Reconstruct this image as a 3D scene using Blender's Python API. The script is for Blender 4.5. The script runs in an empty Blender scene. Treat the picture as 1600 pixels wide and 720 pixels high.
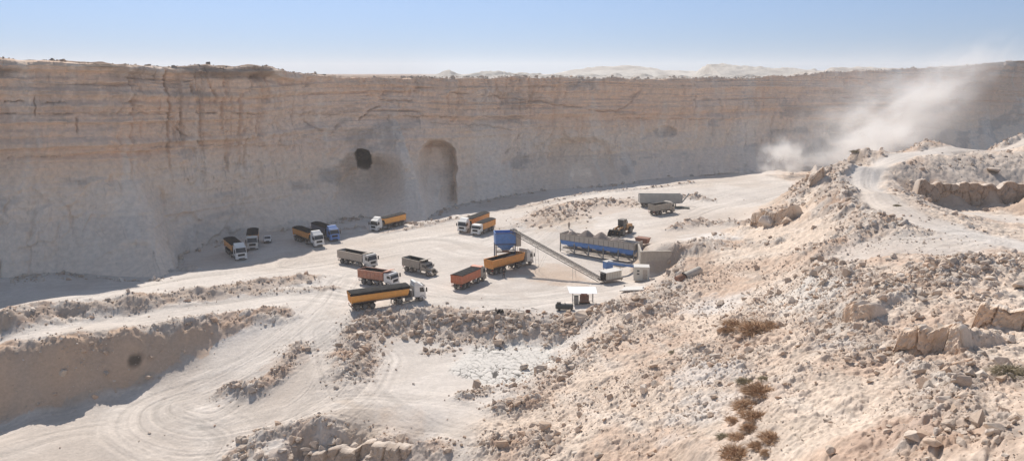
import bpy, bmesh, math, random
import numpy as np
from mathutils import Vector, Matrix
S = bpy.context.scene
COL = S.collection
R = math.radians
# ---------------------------------------------------------------- camera, sky, sun, exposure
FPX = 1200.0                       # focal length in pixels of a 1600 px wide frame
PITCH = math.atan(245 / FPX)
CAMZ = 40.0
cam_d = bpy.data.cameras.new('camera'); cam = bpy.data.objects.new('camera', cam_d); COL.objects.link(cam)
cam.location = (0, 0, CAMZ); cam.rotation_euler = (math.pi / 2 - PITCH, 0, 0)
cam_d.sensor_fit = 'HORIZONTAL'; cam_d.angle = 2 * math.atan(800 / FPX); cam_d.clip_start = 0.3; cam_d.clip_end = 20000
S.camera = cam
SUN_EL = R(43)
SH = Vector((0.36, -0.93, 0)).normalized()          # horizontal direction in which shadows fall
sun_from = Vector((-SH.x * math.cos(SUN_EL), -SH.y * math.cos(SUN_EL), math.sin(SUN_EL)))
W = bpy.data.worlds.new('World'); S.world = W; W.use_nodes = True
nt = W.node_tree; bg = nt.nodes['Background']
sky = nt.nodes.new('ShaderNodeTexSky'); sky.sky_type = 'NISHITA'; sky.sun_disc = False
sky.sun_elevation = SUN_EL; sky.sun_rotation = math.atan2(sun_from.x, sun_from.y)
sky.altitude = 300; sky.air_density = 1.0; sky.dust_density = 0.2; sky.ozone_density = 2.5
tn = nt.nodes.new('ShaderNodeMix'); tn.data_type = 'RGBA'; tn.blend_type = 'MULTIPLY'; tn.inputs[0].default_value = 1; tn.clamp_result = False
gt = nt.nodes.new('ShaderNodeTexCoord'); gs = nt.nodes.new('ShaderNodeSeparateXYZ'); gr = nt.nodes.new('ShaderNodeValToRGB'); nt.links.new(gt.outputs['Generated'], gs.inputs[0]); nt.links.new(gs.outputs[2], gr.inputs[0])
ge = gr.color_ramp.elements; ge[0].position = 0.0; ge[0].color = (.22, .34, .64, 1); ge[1].position = .5; ge[1].color = (1.36, 1.10, .86, 1)
q_ = ge.new(.15); q_.color = (.58, .585, .68, 1); nt.links.new(gr.outputs[0], tn.inputs[7])
nt.links.new(sky.outputs[0], tn.inputs[6]); nt.links.new(tn.outputs[2], bg.inputs[0]); bg.inputs[1].default_value = 0.10
sl = bpy.data.lights.new('sun', 'SUN'); so = bpy.data.objects.new('sun', sl); COL.objects.link(so)
sl.energy = 3.7; sl.angle = R(0.6); sl.color = (1.0, 0.935, 0.855)
so.rotation_euler = sun_from.to_track_quat('Z', 'Y').to_euler()
S.render.engine = 'CYCLES'
S.view_settings.view_transform = 'Standard'; S.view_settings.look = 'None'; S.view_settings.gamma = 1
S.view_settings.use_curve_mapping = False
S.view_settings.exposure = 0.50
S.cycles.max_bounces = 6; S.cycles.diffuse_bounces = 3; S.cycles.volume_bounces = 3
S.cycles.volume_step_rate = 1.0; S.cycles.volume_max_steps = 128
rng = np.random.default_rng(7); random.seed(7)

# ---------------------------------------------------------------- pixel <-> world helpers (photo measurements)
cp, sp = math.cos(PITCH), math.sin(PITCH)
def ray(px, py):
    dx = (px - 800) / FPX; dy = (360 - py) / FPX
    return dx, cp + dy * sp, -sp + dy * cp
def P(px, py, z=0.0):
    d = ray(px, py); t = (z - CAMZ) / d[2]
    return d[0] * t, d[1] * t
def PD(px, py, depth):
    """point at ground distance y=depth on the line of sight"""
    d = ray(px, py); t = depth / d[1]
    return Vector((d[0] * t, depth, CAMZ + d[2] * t))

# ---------------------------------------------------------------- numpy noise
def _h(ix, iy, seed):
    a = (ix.astype(np.int64) * 374761393 + iy.astype(np.int64) * 668265263 + seed * 2147483647) & 0xFFFFFFFF
    a = ((a ^ (a >> 13)) * 1274126177) & 0xFFFFFFFF
    a = ((a ^ (a >> 16)) * 2246822519) & 0xFFFFFFFF
    return ((a ^ (a >> 15)) & 0xFFFFFF) / 16777215.0
def vn(x, y, seed=0):
    ix = np.floor(x); iy = np.floor(y); fx = x - ix; fy = y - iy
    fx = fx * fx * (3 - 2 * fx); fy = fy * fy * (3 - 2 * fy)
    a = _h(ix, iy, seed); b = _h(ix + 1, iy, seed); c = _h(ix, iy + 1, seed); d = _h(ix + 1, iy + 1, seed)
    return (a + (b - a) * fx) * (1 - fy) + (c + (d - c) * fx) * fy
def fbm(x, y, o=4, seed=0, g=0.5):
    s = 0; a = 1; n = 0
    c, d = math.cos(0.6), math.sin(0.6)
    for i in range(o):
        s = s + a * (vn(x, y, seed + i * 17) - 0.5); n += a; a *= g
        x, y = (c * x - d * y) * 2.03 + 3.1, (d * x + c * y) * 2.03 + 1.7
    return s / n * 2
def ridged(x, y, o=4, seed=0):
    s = 0; a = 1; n = 0
    for i in range(o):
        s = s + a * (1 - np.abs(vn(x, y, seed + i * 13) * 2 - 1)); n += a; a *= .5
        x = x * 2.07 + 5.2; y = y * 2.07 + 1.3
    return s / n
def worley(x, y, seed=0):
    ix = np.floor(x); iy = np.floor(y)
    f1 = np.full(x.shape, 9.0); f2 = np.full(x.shape, 9.0); cid = np.zeros(x.shape)
    for i in (-1, 0, 1):
        for j in (-1, 0, 1):
            cx = ix + i; cy = iy + j
            px = cx + _h(cx, cy, seed); py = cy + _h(cx, cy, seed + 5)
            d = np.hypot(px - x, py - y); hid = _h(cx, cy, seed + 9)
            m = d < f1
            f2 = np.where(m, f1, np.minimum(f2, d)); cid = np.where(m, hid, cid); f1 = np.where(m, d, f1)
    return f1, f2, cid
def sst(a, b, x):
    t = np.clip((x - a) / (b - a), 0, 1); return t * t * (3 - 2 * t)
def catmull(pts, n=6):
    p = [np.array(q, float) for q in pts]; p = [2 * p[0] - p[1]] + p + [2 * p[-1] - p[-2]]
    out = []
    for i in range(1, len(p) - 2):
        for k in range(n):
            t = k / n
            out.append(0.5 * (2 * p[i] + (p[i + 1] - p[i - 1]) * t + (2 * p[i - 1] - 5 * p[i] + 4 * p[i + 1] - p[i + 2]) * t * t
                       + (-p[i - 1] + 3 * p[i] - 3 * p[i + 1] + p[i + 2]) * t ** 3))
    out.append(p[-2]); return np.array(out)

# ---------------------------------------------------------------- terrain control points (pixel x, pixel y, height)
CP = """
0 483 1.6; 0 455 1; 0 430 .8; 100 450 .7; 200 438 0; 350 400 0; 500 372 0; 600 362 0; 700 352 .2; 800 338 1; 900 312 2; 1000 297 2.8; 1100 284 3
1200 275 3; 1255 273 3; 1150 300 3; 1100 320 3; 450 400 0; 450 420 0; 600 425 0; 560 480 0; 700 450 0; 750 400 0; 800 430 0; 850 460 0; 900 440 0
950 440 0; 1000 440 .1; 880 405 0; 930 420 0; 850 372 .5; 820 362 .3; 870 356 1.6; 1040 345 3; 960 345 2.8; 1150 343 3.4; 1080 365 3.6
650 400 0; 550 400 0; 1000 330 2.9; 900 335 2; 850 340 1.6; 780 350 .6
0 540 .3; 200 505 .1; 400 468 0; 0 499 2.6; 100 485 2.2; 200 469 1.8; 300 456 1.2; 400 430 .5; 0 523 .2; 100 507 .2; 200 492 .1; 330 472 0
0 558 .5; 100 546 .5; 200 529 .4; 300 508 .3; 400 490 .2; 440 486 0
0 652 -7.2; 100 634 -6.7; 200 603 -5.9; 260 576 -4.5; 330 541 -2.8; 420 506 -.8
0 700 -7.2; 150 700 -7.1; 300 690 -6.6; 250 640 -6.4; 400 640 -5; 400 580 -3.3; 500 560 -1.8; 500 620 -3.2; 520 500 -.3; 350 600 -5; 470 520 -.8; 200 680 -6.9; 0 800 -7.5; 250 800 -7.8; 60 665 -7.2; 160 640 -6.8
560 490 -.1; 650 482 0; 760 492 0; 860 492 0; 920 490 .3; 600 560 -2.5; 700 540 -2.9; 800 565 -3; 760 590 -3; 860 545 -2.8; 620 600 -2.6
560 640 -3; 680 640 -2.8; 650 528 -2.4; 850 525 -2.2; 750 527 -2.5; 560 600 -2.4; 530 580 -1.9
430 705 -5; 500 664 -3.1; 600 680 -3; 650 690 -2.8; 480 720 -7; 560 722 -7.2; 640 725 -6.6; 500 800 -9; 650 800 -7; 380 730 -6.8
740 660 -2; 700 700 -2.6; 800 700 -.6; 900 700 2; 1000 700 5; 1100 700 9; 1200 700 12; 1300 700 15; 1400 700 17; 1500 700 19; 1600 700 20.5; 1750 700 22
900 650 1; 1000 650 4; 1100 650 7.5; 1200 650 11; 1300 650 13.5; 1400 650 15.5; 1500 650 17; 1600 650 18; 830 640 -1.5
870 590 -1.8; 900 560 -1; 950 570 1.5; 1000 570 3.2; 1100 570 6.5; 1200 570 9.5; 1300 570 12; 1400 575 13.3; 1500 580 14.8; 1600 575 16
940 515 .4; 1000 500 1.8; 1100 500 4.8; 1200 500 7.8; 1300 500 10.8; 1400 500 13.3; 1500 500 14.8; 1600 500 15.7
1000 465 .6; 1050 470 1.6; 1100 440 3.4; 1150 440 4.8; 1200 440 6.7; 1250 440 9; 1300 440 11; 1400 440 13.2; 1500 440 14.2; 1600 440 15.3
1070 405 4.2; 1100 390 4.5; 1150 380 5; 1200 385 7; 1250 380 9.5; 1300 380 12; 1400 380 13.6; 1500 400 13.6; 1600 400 14
1170 353 4.4; 1200 337 7; 1250 325 11.2; 1300 330 13.2; 1350 345 14.2; 1300 292 16.2; 1265 292 13; 1275 268 16; 1225 320 9.5
1345 260 18; 1370 300 17; 1400 325 16.1; 1450 350 15.1; 1530 370 14.4; 1600 388 14.1; 1750 410 14
1400 245 18.6; 1500 233 19.4; 1600 223 20.1; 1750 215 20.5; 1330 238 18.8; 1450 224 20.2; 1600 216 20.8
1410 263 17.4; 1440 252 18.2; 1500 243 18.7; 1600 235 19.2; 1430 285 14.5; 1480 282 15.4; 1550 278 16.2; 1620 278 16.6
1420 303 12.6; 1470 318 10.3; 1530 320 9.9; 1610 324 9.6; 1570 323 9.7; 1650 327 9.5; 1720 332 9.5; 1500 332 10.3; 1600 347 10.2; 1600 365 12; 1540 352 12; 1460 330 12.8; 1410 312 15
-250 483 1.5; -250 540 1.8; -250 570 2; -250 680 -7; -250 800 -7; -250 440 1
"""
BA = np.array(P(876, 393)); BB = np.array(P(990, 411))          # front legs line of the bin row
BU = (BB - BA) / np.linalg.norm(BB - BA); BN = np.array((-BU[1], BU[0]))   # along, and away from camera
if BN[1] < 0: BN = -BN
BLEN = float(np.linalg.norm(BB - BA))
cps = []
for tok in CP.replace('\n', ';').split(';'):
    if tok.strip():
        a, b, c = map(float, tok.split()); x, y = P(a, b, c); cps.append((x, y, c))
for t in np.linspace(-.05, .98, 7):                              # loading ramp behind the bins
    for off, z in ((0, 0), (3.6, 0.1), (5.2, 2.9), (8, 2.9)):
        q = BA + BU * t * BLEN + BN * off
        cps.append((q[0], q[1], z if t > 0 else z * .45))
# retaining wall: low in front, high behind
RW0 = np.array(P(1000, 427.5, 0)); RW1 = np.array(P(1048, 421.5, 0.2))
for q_w in (.1, .4, .7, .95):
    w_ = (BB + BN * .6) * (1 - q_w) + RW0 * q_w; cps.append((w_[0] - 1.3, w_[1] - .8, .02)); cps.append((w_[0] + 2.2, w_[1] + .8, 3.6))
for t in (0.05, .5, .95):
    q = RW0 * (1 - t) + RW1 * t
    cps.append((q[0] + .2, q[1] - 1.4, .1)); cps.append((q[0] + 1, q[1] + 1.6, 4.0))
for b, c in ((-60, -5), (-100, -5)): pass
for ang, r, z in ((0, 45, -7), (-20, 45, -8), (20, 30, 10), (-40, 45, -5), (40, 25, 26), (0, 22, 8), (30, 14, 32), (-30, 20, 6), (60, 30, 26), (-60, 40, -3), (-60, 120, 0), (-50, 160, 0), (60, 110, 16), (50, 160, 12)):
    cps.append((r * math.sin(R(ang)), r * math.cos(R(ang)), z))
for d, z in ((14, 8), (26, 3), (45, 3), (80, 3)):               # back of the spur drops to the pit floor
    for px, py, zz in ((1300, 262, 17), (1350, 234, 18.8), (1450, 224, 20.2), (1600, 216, 20.8), (1800, 205, 21)):
        x, y = P(px, py, zz); r = math.hypot(x, y); cps.append((x * (r + d) / r, y * (r + d) / r, z))
cps = np.array(cps)
d = np.hypot(cps[:, None, 0] - cps[None, :, 0], cps[:, None, 1] - cps[None, :, 1])
n = len(cps); A = np.zeros((n + 3, n + 3)); A[:n, :n] = np.sqrt(d * d + .25) + np.eye(n) * -0.05
A[:n, n] = 1; A[:n, n + 1:n + 3] = cps[:, :2]; A[n:, :n] = A[:n, n:].T
wgt = np.linalg.solve(A, np.concatenate([cps[:, 2], [0, 0, 0]]))
GX0, GX1, GY0, GY1, GS = -330, 430, -20, 480, 1.25
gx = np.arange(GX0, GX1 + GS, GS); gy = np.arange(GY0, GY1 + GS, GS)
GZ = np.zeros((len(gy), len(gx)))
for i, yy in enumerate(gy):
    dd = np.sqrt((gx[:, None] - cps[None, :, 0]) ** 2 + (yy - cps[None, :, 1]) ** 2 + .25)
    GZ[i] = dd @ wgt[:n] + wgt[n] + wgt[n + 1] * gx + wgt[n + 2] * yy
GZ = np.clip(GZ, -12, 38)
def zbase(x, y):
    u = np.clip((x - GX0) / GS, 0, len(gx) - 1.001); v = np.clip((y - GY0) / GS, 0, len(gy) - 1.001)
    i = u.astype(int); j = v.astype(int); fu = u - i; fv = v - j
    return (GZ[j, i] * (1 - fu) + GZ[j, i + 1] * fu) * (1 - fv) + (GZ[j + 1, i] * (1 - fu) + GZ[j + 1, i + 1] * fu) * fv
def zb1(x, y): return float(zbase(np.array([float(x)]), np.array([float(y)]))[0])
def PG(px, py, fn=None):
    """ground hit of a photo pixel"""
    dx, dy, dz = ray(px, py); t = np.arange(25, 460, .1)
    x = dx * t / dy; y = t; z = CAMZ + dz * t / dy
    g = (fn or zbase)(x, y); k = np.where(z < g)[0]
    k = k[0] if len(k) else len(t) - 1
    return float(x[k]), float(y[k]), float(g[k])
def poly(pts, n=6):
    w = [P(*q) if len(q) == 3 else PG(*q)[:2] for q in pts]; return catmull(w, n)
def dist_poly(x, y, pl, pad, want_s=False):
    D = np.full(x.shape, 1e3); SS = np.zeros(x.shape); SG = np.zeros(x.shape)
    m = (x > pl[:, 0].min() - pad) & (x < pl[:, 0].max() + pad) & (y > pl[:, 1].min() - pad) & (y < pl[:, 1].max() + pad)
    if not m.any(): return (D, SG, SS) if want_s else D
    xm = x[m]; ym = y[m]; dm = np.full(xm.shape, 1e3); sm = np.zeros(xm.shape); gm = np.zeros(xm.shape); acc = 0
    for a, b in zip(pl[:-1], pl[1:]):
        v = b - a; L2 = v @ v + 1e-9; L = math.sqrt(L2)
        t = np.clip(((xm - a[0]) * v[0] + (ym - a[1]) * v[1]) / L2, 0, 1)
        ex = xm - a[0] - t * v[0]; ey = ym - a[1] - t * v[1]; dd = np.hypot(ex, ey)
        k = dd < dm; dm = np.where(k, dd, dm)
        if want_s:
            sm = np.where(k, acc + t * L, sm); gm = np.where(k, np.sign(v[0] * ey - v[1] * ex) * dd, gm)
        acc += L
    D[m] = dm
    if want_s: SS[m] = sm; SG[m] = gm; return D, SG, SS
    return D
# rubble belts: (pixel polyline, half width m, ridge height m, strength)
BELTS = [
 ([(-60,516),(0,509),(100,495),(200,479),(300,463),(400,447),(478,437)], 3.6, 1.15, .9),
 ([(400,460),(440,456),(480,455),(520,452)], 1.8, .5, .8),
 ([(-60,560),(60,548),(150,538),(250,520),(330,506),(400,495),(435,494)], 3.0, .9, .9),
 ([(0,640),(100,620),(200,590),(260,565),(320,540),(380,515)], 2.0, .0, .2),
 ([(352,612),(400,607),(432,590),(452,562),(468,543)], 2.0, 1.0, 1.0),
 ([(545,583),(556,555),(570,518),(605,500),(680,496),(750,508),(820,514),(880,512),(930,495),(985,478)], 3.8, .8, 1.0),
 ([(600,516),(660,525),(720,530),(780,535)], 2.2, .2, .7),
 ([(370,712),(400,690),(450,672),(490,660)], 2.2, .7, 1.0),
 ([(460,700),(540,690),(620,700),(690,705)], 2.6, .2, .8),
 ([(725,620),(755,612)], 1.6, .7, 1.0), ([(775,640),(835,628)], 2.0, .9, 1.0), ([(770,690),(830,680),(850,700)], 2.6, .9, .9), ([(670,552),(705,550)], 1.4, .3, .7),
 ([(860,345),(880,330),(930,320),(965,318)], 8, .9, .9), ([(600,364),(650,356),(700,346),(740,341)], 1.6, .5, .8),
 ([(780,327),(850,318),(920,303),(1000,296),(1080,286)], 1.5, .5, .6),
 ([(250,428),(275,425),(300,423)], 1.4, .8, 1.0), ([(535,360),(565,358)], 1.3, 1.0, 1.0), ([(1065,309),(1095,312)], 3.0, 1.2, 1.0),
 ([(1050,360),(1080,352),(1120,352),(1165,350)], 2.8, 1.3, .7), ([(1060,395),(1110,385),(1160,383),(1210,380)], 3.2, .8, .8),
 ([(1325,243,18.6),(1370,234,19),(1450,225,20),(1530,219,20.4),(1600,216,20.6),(1700,209,21)], 6.0, 1.0, 1.0), ([(1052,430),(1062,410),(1075,395)], 2.0, .5, .9),
 ([(1290,255),(1310,290),(1330,320),(1380,350),(1350,365),(1300,385)], 6, 1.1, .9),
 ([(1260,280),(1230,320),(1200,345)], 5, 1.0, .8),
 ([(1430,262),(1500,252),(1600,250)], 6, .5, .4), ([(1420,312),(1470,332),(1530,342)], 1.8, .5, .9),
 ([(1380,470),(1440,460),(1500,430),(1580,425)], 5.5, 1.0, 1.0), ([(1290,405),(1310,440),(1350,455),(1400,480)], 4, .9, .9),
 ([(1270,450),(1300,500),(1350,540),(1390,560)], 5, .6, .7), ([(1440,580),(1470,620),(1450,690)], 3, .5, 1.0),
 ([(1490,560),(1560,590),(1600,600)], 4, .3, .6), ([(1520,670),(1600,680)], 2.5, .4, .9),
 ([(1080,545),(1110,575),(1150,590)], 2.4, .2, .8), ([(1060,450),(1040,480),(980,520),(900,570),(830,605)], 5, .5, .5),
 ([(1200,460),(1180,500),(1140,560),(1220,620)], 6, .4, .4), ([(1000,600),(1100,640),(1000,690)], 6, .3, .3),
 ([(1000,480),(1040,455),(1060,440)], 4, .4, 1.0),
]
BELTW = [(poly(p), w, h, s) for p, w, h, s in BELTS]
# smooth drivable bits on the right: no rubble
ROADS = [([(1700,214,20.4),(1600,223,20.1),(1500,233,19.4),(1400,247,18.5),(1355,262,17.8),(1368,300),(1402,327),(1450,350),(1530,370),(1620,390)], 3.9),
         ([(1530,375),(1460,385),(1400,385),(1350,400)], 6.0), ([(1520,335),(1600,348)], 7.0)]
ROADW = [(poly(p), w) for p, w in ROADS]
# vertical ledges (pixel polyline of foot, height): raise ground on the far side
LEDGES = [([(1515,506),(1560,508),(1640,510)], 1.5), ([(1394,550),(1430,557),(1468,549),(1506,555)], 1.7), ([(1312,503),(1362,506)], 1.4),
          ([(1175,353),(1215,348),(1240,335)], 2.2)]
LEDGEW = [(poly(p), h) for p, h in LEDGES]
SX = 1.0
def rubble_mask(x, y):
    m = np.zeros(x.shape); rz = np.zeros(x.shape)
    jit = fbm(x * .22, y * .22, 3, 41) * .5
    for pl, w, h, s in BELTW:
        D = dist_poly(x, y, pl, w * 2.5) / w + jit
        k = np.exp(-np.maximum(D, 0) ** 2 * 1.2); m = np.maximum(m, k * s); rz = np.maximum(rz, h * k * (0.75 + fbm(x * .5, y * .5, 2, 5) * .8))
    return m, rz
def road_mask(x, y):
    m = np.zeros(x.shape); jj = fbm(x * .25, y * .25, 3, 44) * .5
    for pl, w in ROADW:
        m = np.maximum(m, (1 - sst(w * .6, w * 1.3, dist_poly(x, y, pl, w * 2) + jj * w)) * (1. if w < 4 else .75))
    return m
def slope_zone(x, y, zb):
    """the spoil slope on the right of the pit"""
    edge = np.array([P(*q) for q in ((1262, 262, 10), (1200, 340, 4), (1120, 360, 4), (1065, 395, 3), (1055, 430, 1), (985, 460, .5), (930, 500, 0), (870, 570, -2), (830, 610, -2), (760, 660, -2), (700, 740, -3))])
    ex = np.interp(y, edge[::-1, 1], edge[::-1, 0])
    return sst(-2, 4, x - ex + fbm(x * .15, y * .15, 3, 77) * 4)
def terrain(x, y, full=False):
    zb = zbase(x, y)
    rm, rz = rubble_mask(x, y); rd = road_mask(x, y); sz = slope_zone(x, y, zb) * (1 - rd)
    rm = rm * (1 - rd)
    z = zb + rz * (1 - rd)
    led = np.zeros(x.shape)
    for pl, h in LEDGEW:
        D, G, SS = dist_poly(x, y, pl, 14, True)
        L = SS.max() if SS.size else 1
        far = sst(0.0, .45, G + fbm(x * .8, y * .8, 3, 3) * .5) * (1 - sst(1.5, 9, G)) * np.exp(-(np.maximum(D - np.abs(G), 0)) ** 2)
        ends = sst(-.1, 1.5, SS) * sst(-.1, 1.5, L - SS)
        z = z + h * far * ends * (D < 12) * (1 if True else 0); led = np.maximum(led, (far > .02) * (far < .98) * (np.abs(G) < .8) * ends)
    rough = np.clip(rm + sz * .5, 0, 1)
    far_fade = 1
    z = z + fbm(x * .06, y * .06, 3, 11) * (.35 + 1.3 * sz) * (1 - rd * .6)
    q = ridged(x * .16 + 3, y * .2, 4, 21)
    z = z + (q - .6) * 1.1 * sz
    # gullies and slumps running down the spoil slope
    z = z + (ridged((x + y * .35) * .33, (y - x * .3) * .1, 3, 61) - .6) * .7 * sz * (1 - rm * .5)
    f1, f2, cid = worley(x * .55 + fbm(x, y, 2, 8) * .3, y * .55, 3)
    blk = (cid - .35) * sst(0.02, .3, f2 - f1)
    z = z + blk * .38 * rough
    f1b, f2b, cidb = worley(x * 1.5, y * 1.5 + fbm(x * 2, y * 2, 2, 8) * .2, 4)
    z = z + (cidb - .3) * sst(0.02, .3, f2b - f1b) * .24 * rough
    z = z + fbm(x * 1.8, y * 1.8, 4, 31, .65) * (.018 + .42 * rough)
    # steep bank of the upper road: vertical grooves
    f1c, f2c, _q = worley(x * 2.7, y * 2.7, 14); z = z + (.45 - np.minimum(f1c, .9)) * .13 * np.clip(sz + rm, 0, 1) * (1 - rd)
    if full: return z, zb, rm, rz, rd, sz, led, cid, cidb, q, np.maximum(0, 1 - (f2b - f1b) * 3)
    return z
def zt(x, y): return float(terrain(np.array([float(x)]), np.array([float(y)]))[0])
# ---------------------------------------------------------------- materials
def mat(name, col, rough=.7, metal=0., nscale=0, namp=.25, dust=0., spec=.4, attr=None, bump=0., bscale=5., bdist=.15, dustcol=(.52, .46, .40)):
    m = bpy.data.materials.new(name); m.use_nodes = True; t = m.node_tree; b = t.nodes['Principled BSDF']
    b.inputs['Roughness'].default_value = rough; b.inputs['Metallic'].default_value = metal
    b.inputs['Specular IOR Level'].default_value = spec
    src = None
    N = t.nodes.new; Lk = t.links.new
    tc = N('ShaderNodeTexCoord')
    if attr:
        a = N('ShaderNodeAttribute'); a.attribute_name = attr; src = a.outputs['Color']
    else:
        c = N('ShaderNodeRGB'); c.outputs[0].default_value = (*col, 1); src = c.outputs[0]
    if nscale:
        nz = N('ShaderNodeTexNoise'); nz.inputs['Scale'].default_value = nscale; nz.inputs['Detail'].default_value = 6; nz.inputs['Roughness'].default_value = .65
        Lk(tc.outputs['Object'], nz.inputs['Vector'])
        mr = N('ShaderNodeMapRange'); mr.inputs[1].default_value = .3; mr.inputs[2].default_value = .7; mr.inputs[3].default_value = 1 - namp; mr.inputs[4].default_value = 1 + namp
        Lk(nz.outputs[0], mr.inputs[0])
        mx = N('ShaderNodeMix'); mx.data_type = 'RGBA'; mx.blend_type = 'MULTIPLY'; mx.inputs[0].default_value = 1
        Lk(src, mx.inputs[6]); Lk(mr.outputs[0], mx.inputs[7]); src = mx.outputs[2]
    if dust:
        nz = N('ShaderNodeTexNoise'); nz.inputs['Scale'].default_value = 1.7; nz.inputs['Detail'].default_value = 8; nz.inputs['Roughness'].default_value = .7
        Lk(tc.outputs['Object'], nz.inputs['Vector'])
        mr = N('ShaderNodeMapRange'); mr.inputs[1].default_value = .35; mr.inputs[2].default_value = .75; mr.inputs[3].default_value = dust * .35; mr.inputs[4].default_value = min(1, dust * 1.4)
        Lk(nz.outputs[0], mr.inputs[0])
        mx = N('ShaderNodeMix'); mx.data_type = 'RGBA'; Lk(mr.outputs[0], mx.inputs[0]); Lk(src, mx.inputs[6]); mx.inputs[7].default_value = (*dustcol, 1); src = mx.outputs[2]
    Lk(src, b.inputs['Base Color'])
    if bump:
        nz = N('ShaderNodeTexNoise'); nz.inputs['Scale'].default_value = bscale; nz.inputs['Detail'].default_value = 8; nz.inputs['Roughness'].default_value = .7
        Lk(tc.outputs['Object'], nz.inputs['Vector'])
        bp = N('ShaderNodeBump'); bp.inputs['Strength'].default_value = bump; bp.inputs['Distance'].default_value = bdist
        Lk(nz.outputs[0], bp.inputs['Height']); Lk(bp.outputs[0], b.inputs['Normal'])
    return m
M = {}
M['ground'] = mat('ground_chalk', None, .95, nscale=2.2, namp=.10, spec=.1, attr='col', bump=.9, bscale=1.8)
M['cliff'] = mat('cliff_limestone', None, .95, nscale=.9, namp=.13, spec=.1, attr='col', bump=.8, bscale=.7, bdist=.3)
M['far'] = mat('plateau_soil', None, .95, nscale=.5, namp=.15, spec=.1, attr='col', bump=.4, bscale=.7)
M['rubble'] = mat('rubble_stone', None, .95, nscale=3, namp=.14, spec=.1, attr='col', bump=.5, bscale=4)

def grid_mesh(name, X, Y, Z, C, material, kind='structure', smooth=True):
    nr, nc = X.shape
    me = bpy.data.meshes.new(name)
    me.vertices.add(nr * nc); me.vertices.foreach_set('co', np.stack([X, Y, Z], -1).astype(np.float32).ravel())
    i = np.arange((nr - 1) * (nc - 1)); r = i // (nc - 1); c = i % (nc - 1); v = r * nc + c
    q = np.stack([v, v + 1, v + nc + 1, v + nc], -1).astype(np.int32)
    me.loops.add(q.size); me.loops.foreach_set('vertex_index', q.ravel())
    me.polygons.add(len(q)); me.polygons.foreach_set('loop_start', np.arange(len(q), dtype=np.int32) * 4)
    me.polygons.foreach_set('use_smooth', np.full(len(q), smooth))
    me.update(calc_edges=True)
    if C is not None:
        a = me.color_attributes.new('col', 'FLOAT_COLOR', 'POINT')
        cc = np.concatenate([C.reshape(-1, 3), np.ones((nr * nc, 1))], 1).astype(np.float32); a.data.foreach_set('color', cc.ravel())
    me.materials.append(material)
    o = bpy.data.objects.new(name, me); COL.objects.link(o)
    if kind: o['kind'] = kind
    return o
def lerp3(a, b, t): return a * (1 - t[..., None]) + np.array(b) * t[..., None]

# ---------------------------------------------------------------- pit ground: one polar sheet
DA = 0.00125
ang = np.concatenate([np.linspace(-1.15, -.61, 90)[:-1], np.arange(-.61, .61, DA), np.linspace(.61, 1.15, 90)])
rr = [2.0]
while rr[-1] < 440:
    r = rr[-1]; rr.append(r + (1.2 if r < 26 else min(max(.5 * r * r / 30000, .13), 1.1)))
rr = np.array(rr)
T, RR = np.meshgrid(ang, rr)
X = RR * np.sin(T); Y = RR * np.cos(T)
Z, zb, rm, rz, rd, sz, led, cid, cidb, q, crev = terrain(X, Y, True)
chalk = np.array((.60, .54, .485)); C = np.broadcast_to(chalk, X.shape + (3,)).copy()
big = fbm(X * .03, Y * .03, 4, 91)
C = lerp3(C, (.545, .47, .405), sst(-.1, .5, big)); C = lerp3(C, (.66, .60, .545), sst(0, .45, fbm(X * .07 + 9, Y * .05, 4, 92)) * .6)
def zone(pts, jit=1.4, sd=0):
    w = np.array([PG(a, b)[:2] for a, b in pts])
    ins = np.zeros(X.shape, bool); m = (X > w[:, 0].min() - 4) & (X < w[:, 0].max() + 4) & (Y > w[:, 1].min() - 4) & (Y < w[:, 1].max() + 4); a_ = X[m] + fbm(X[m] * .35, Y[m] * .35, 3, 650 + sd) * jit * 2; b_ = Y[m] + fbm(X[m] * .35, Y[m] * .35, 3, 660 + sd) * jit * 2; r_ = np.zeros(a_.shape, bool)
    for (x1, y1), (x2, y2) in zip(w, np.roll(w, -1, 0)):
        if y1 == y2: continue
        r_ ^= ((y1 > b_) != (y2 > b_)) & (a_ < (x2 - x1) * (b_ - y1) / (y2 - y1) + x1)
    ins[m] = r_; return ins.astype(float)
# wheel tracks following the haul roads
TRK = [
 ([(560,440),(530,480),(480,520),(400,575),(320,610),(250,630),(228,650),(240,672),(300,688),(380,678),(460,655),(530,610),(560,560)], 7.0, 1.0),
 ([(560,430),(520,500),(450,560),(380,620),(330,650),(280,640),(290,620),(350,590),(430,550)], 4.5, .8),
 ([(0,495),(100,478),(200,460),(300,440),(400,425),(500,410),(560,420)], 6, .8),
 ([(0,540),(100,523),(200,505),(300,488),(400,472),(480,462),(550,470)], 5, .8),
 ([(600,372),(700,352),(780,333),(860,318),(940,303),(1040,293),(1150,285),(1250,275)], 5, .9),
 ([(560,400),(640,385),(720,372),(800,360),(850,350)], 7, .7),
 ([(470,410),(560,395),(680,380),(760,395),(860,350),(940,348),(1040,340),(1150,310),(1230,290)], 9, .7),
 ([(500,440),(640,470),(760,475),(880,462),(960,450)], 7, .8), ([(640,440),(760,465),(880,455),(900,430)], 5, .7),
 ([(500,640),(600,640),(700,650),(760,668)], 6, .7), ([(0,690),(100,660),(200,650),(300,700)], 8, .5), ([(520,520),(560,620),(700,690)], 5, .6),
 ([(1040,345),(1000,352),(960,365),(1000,380)], 6, .6),
]
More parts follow.
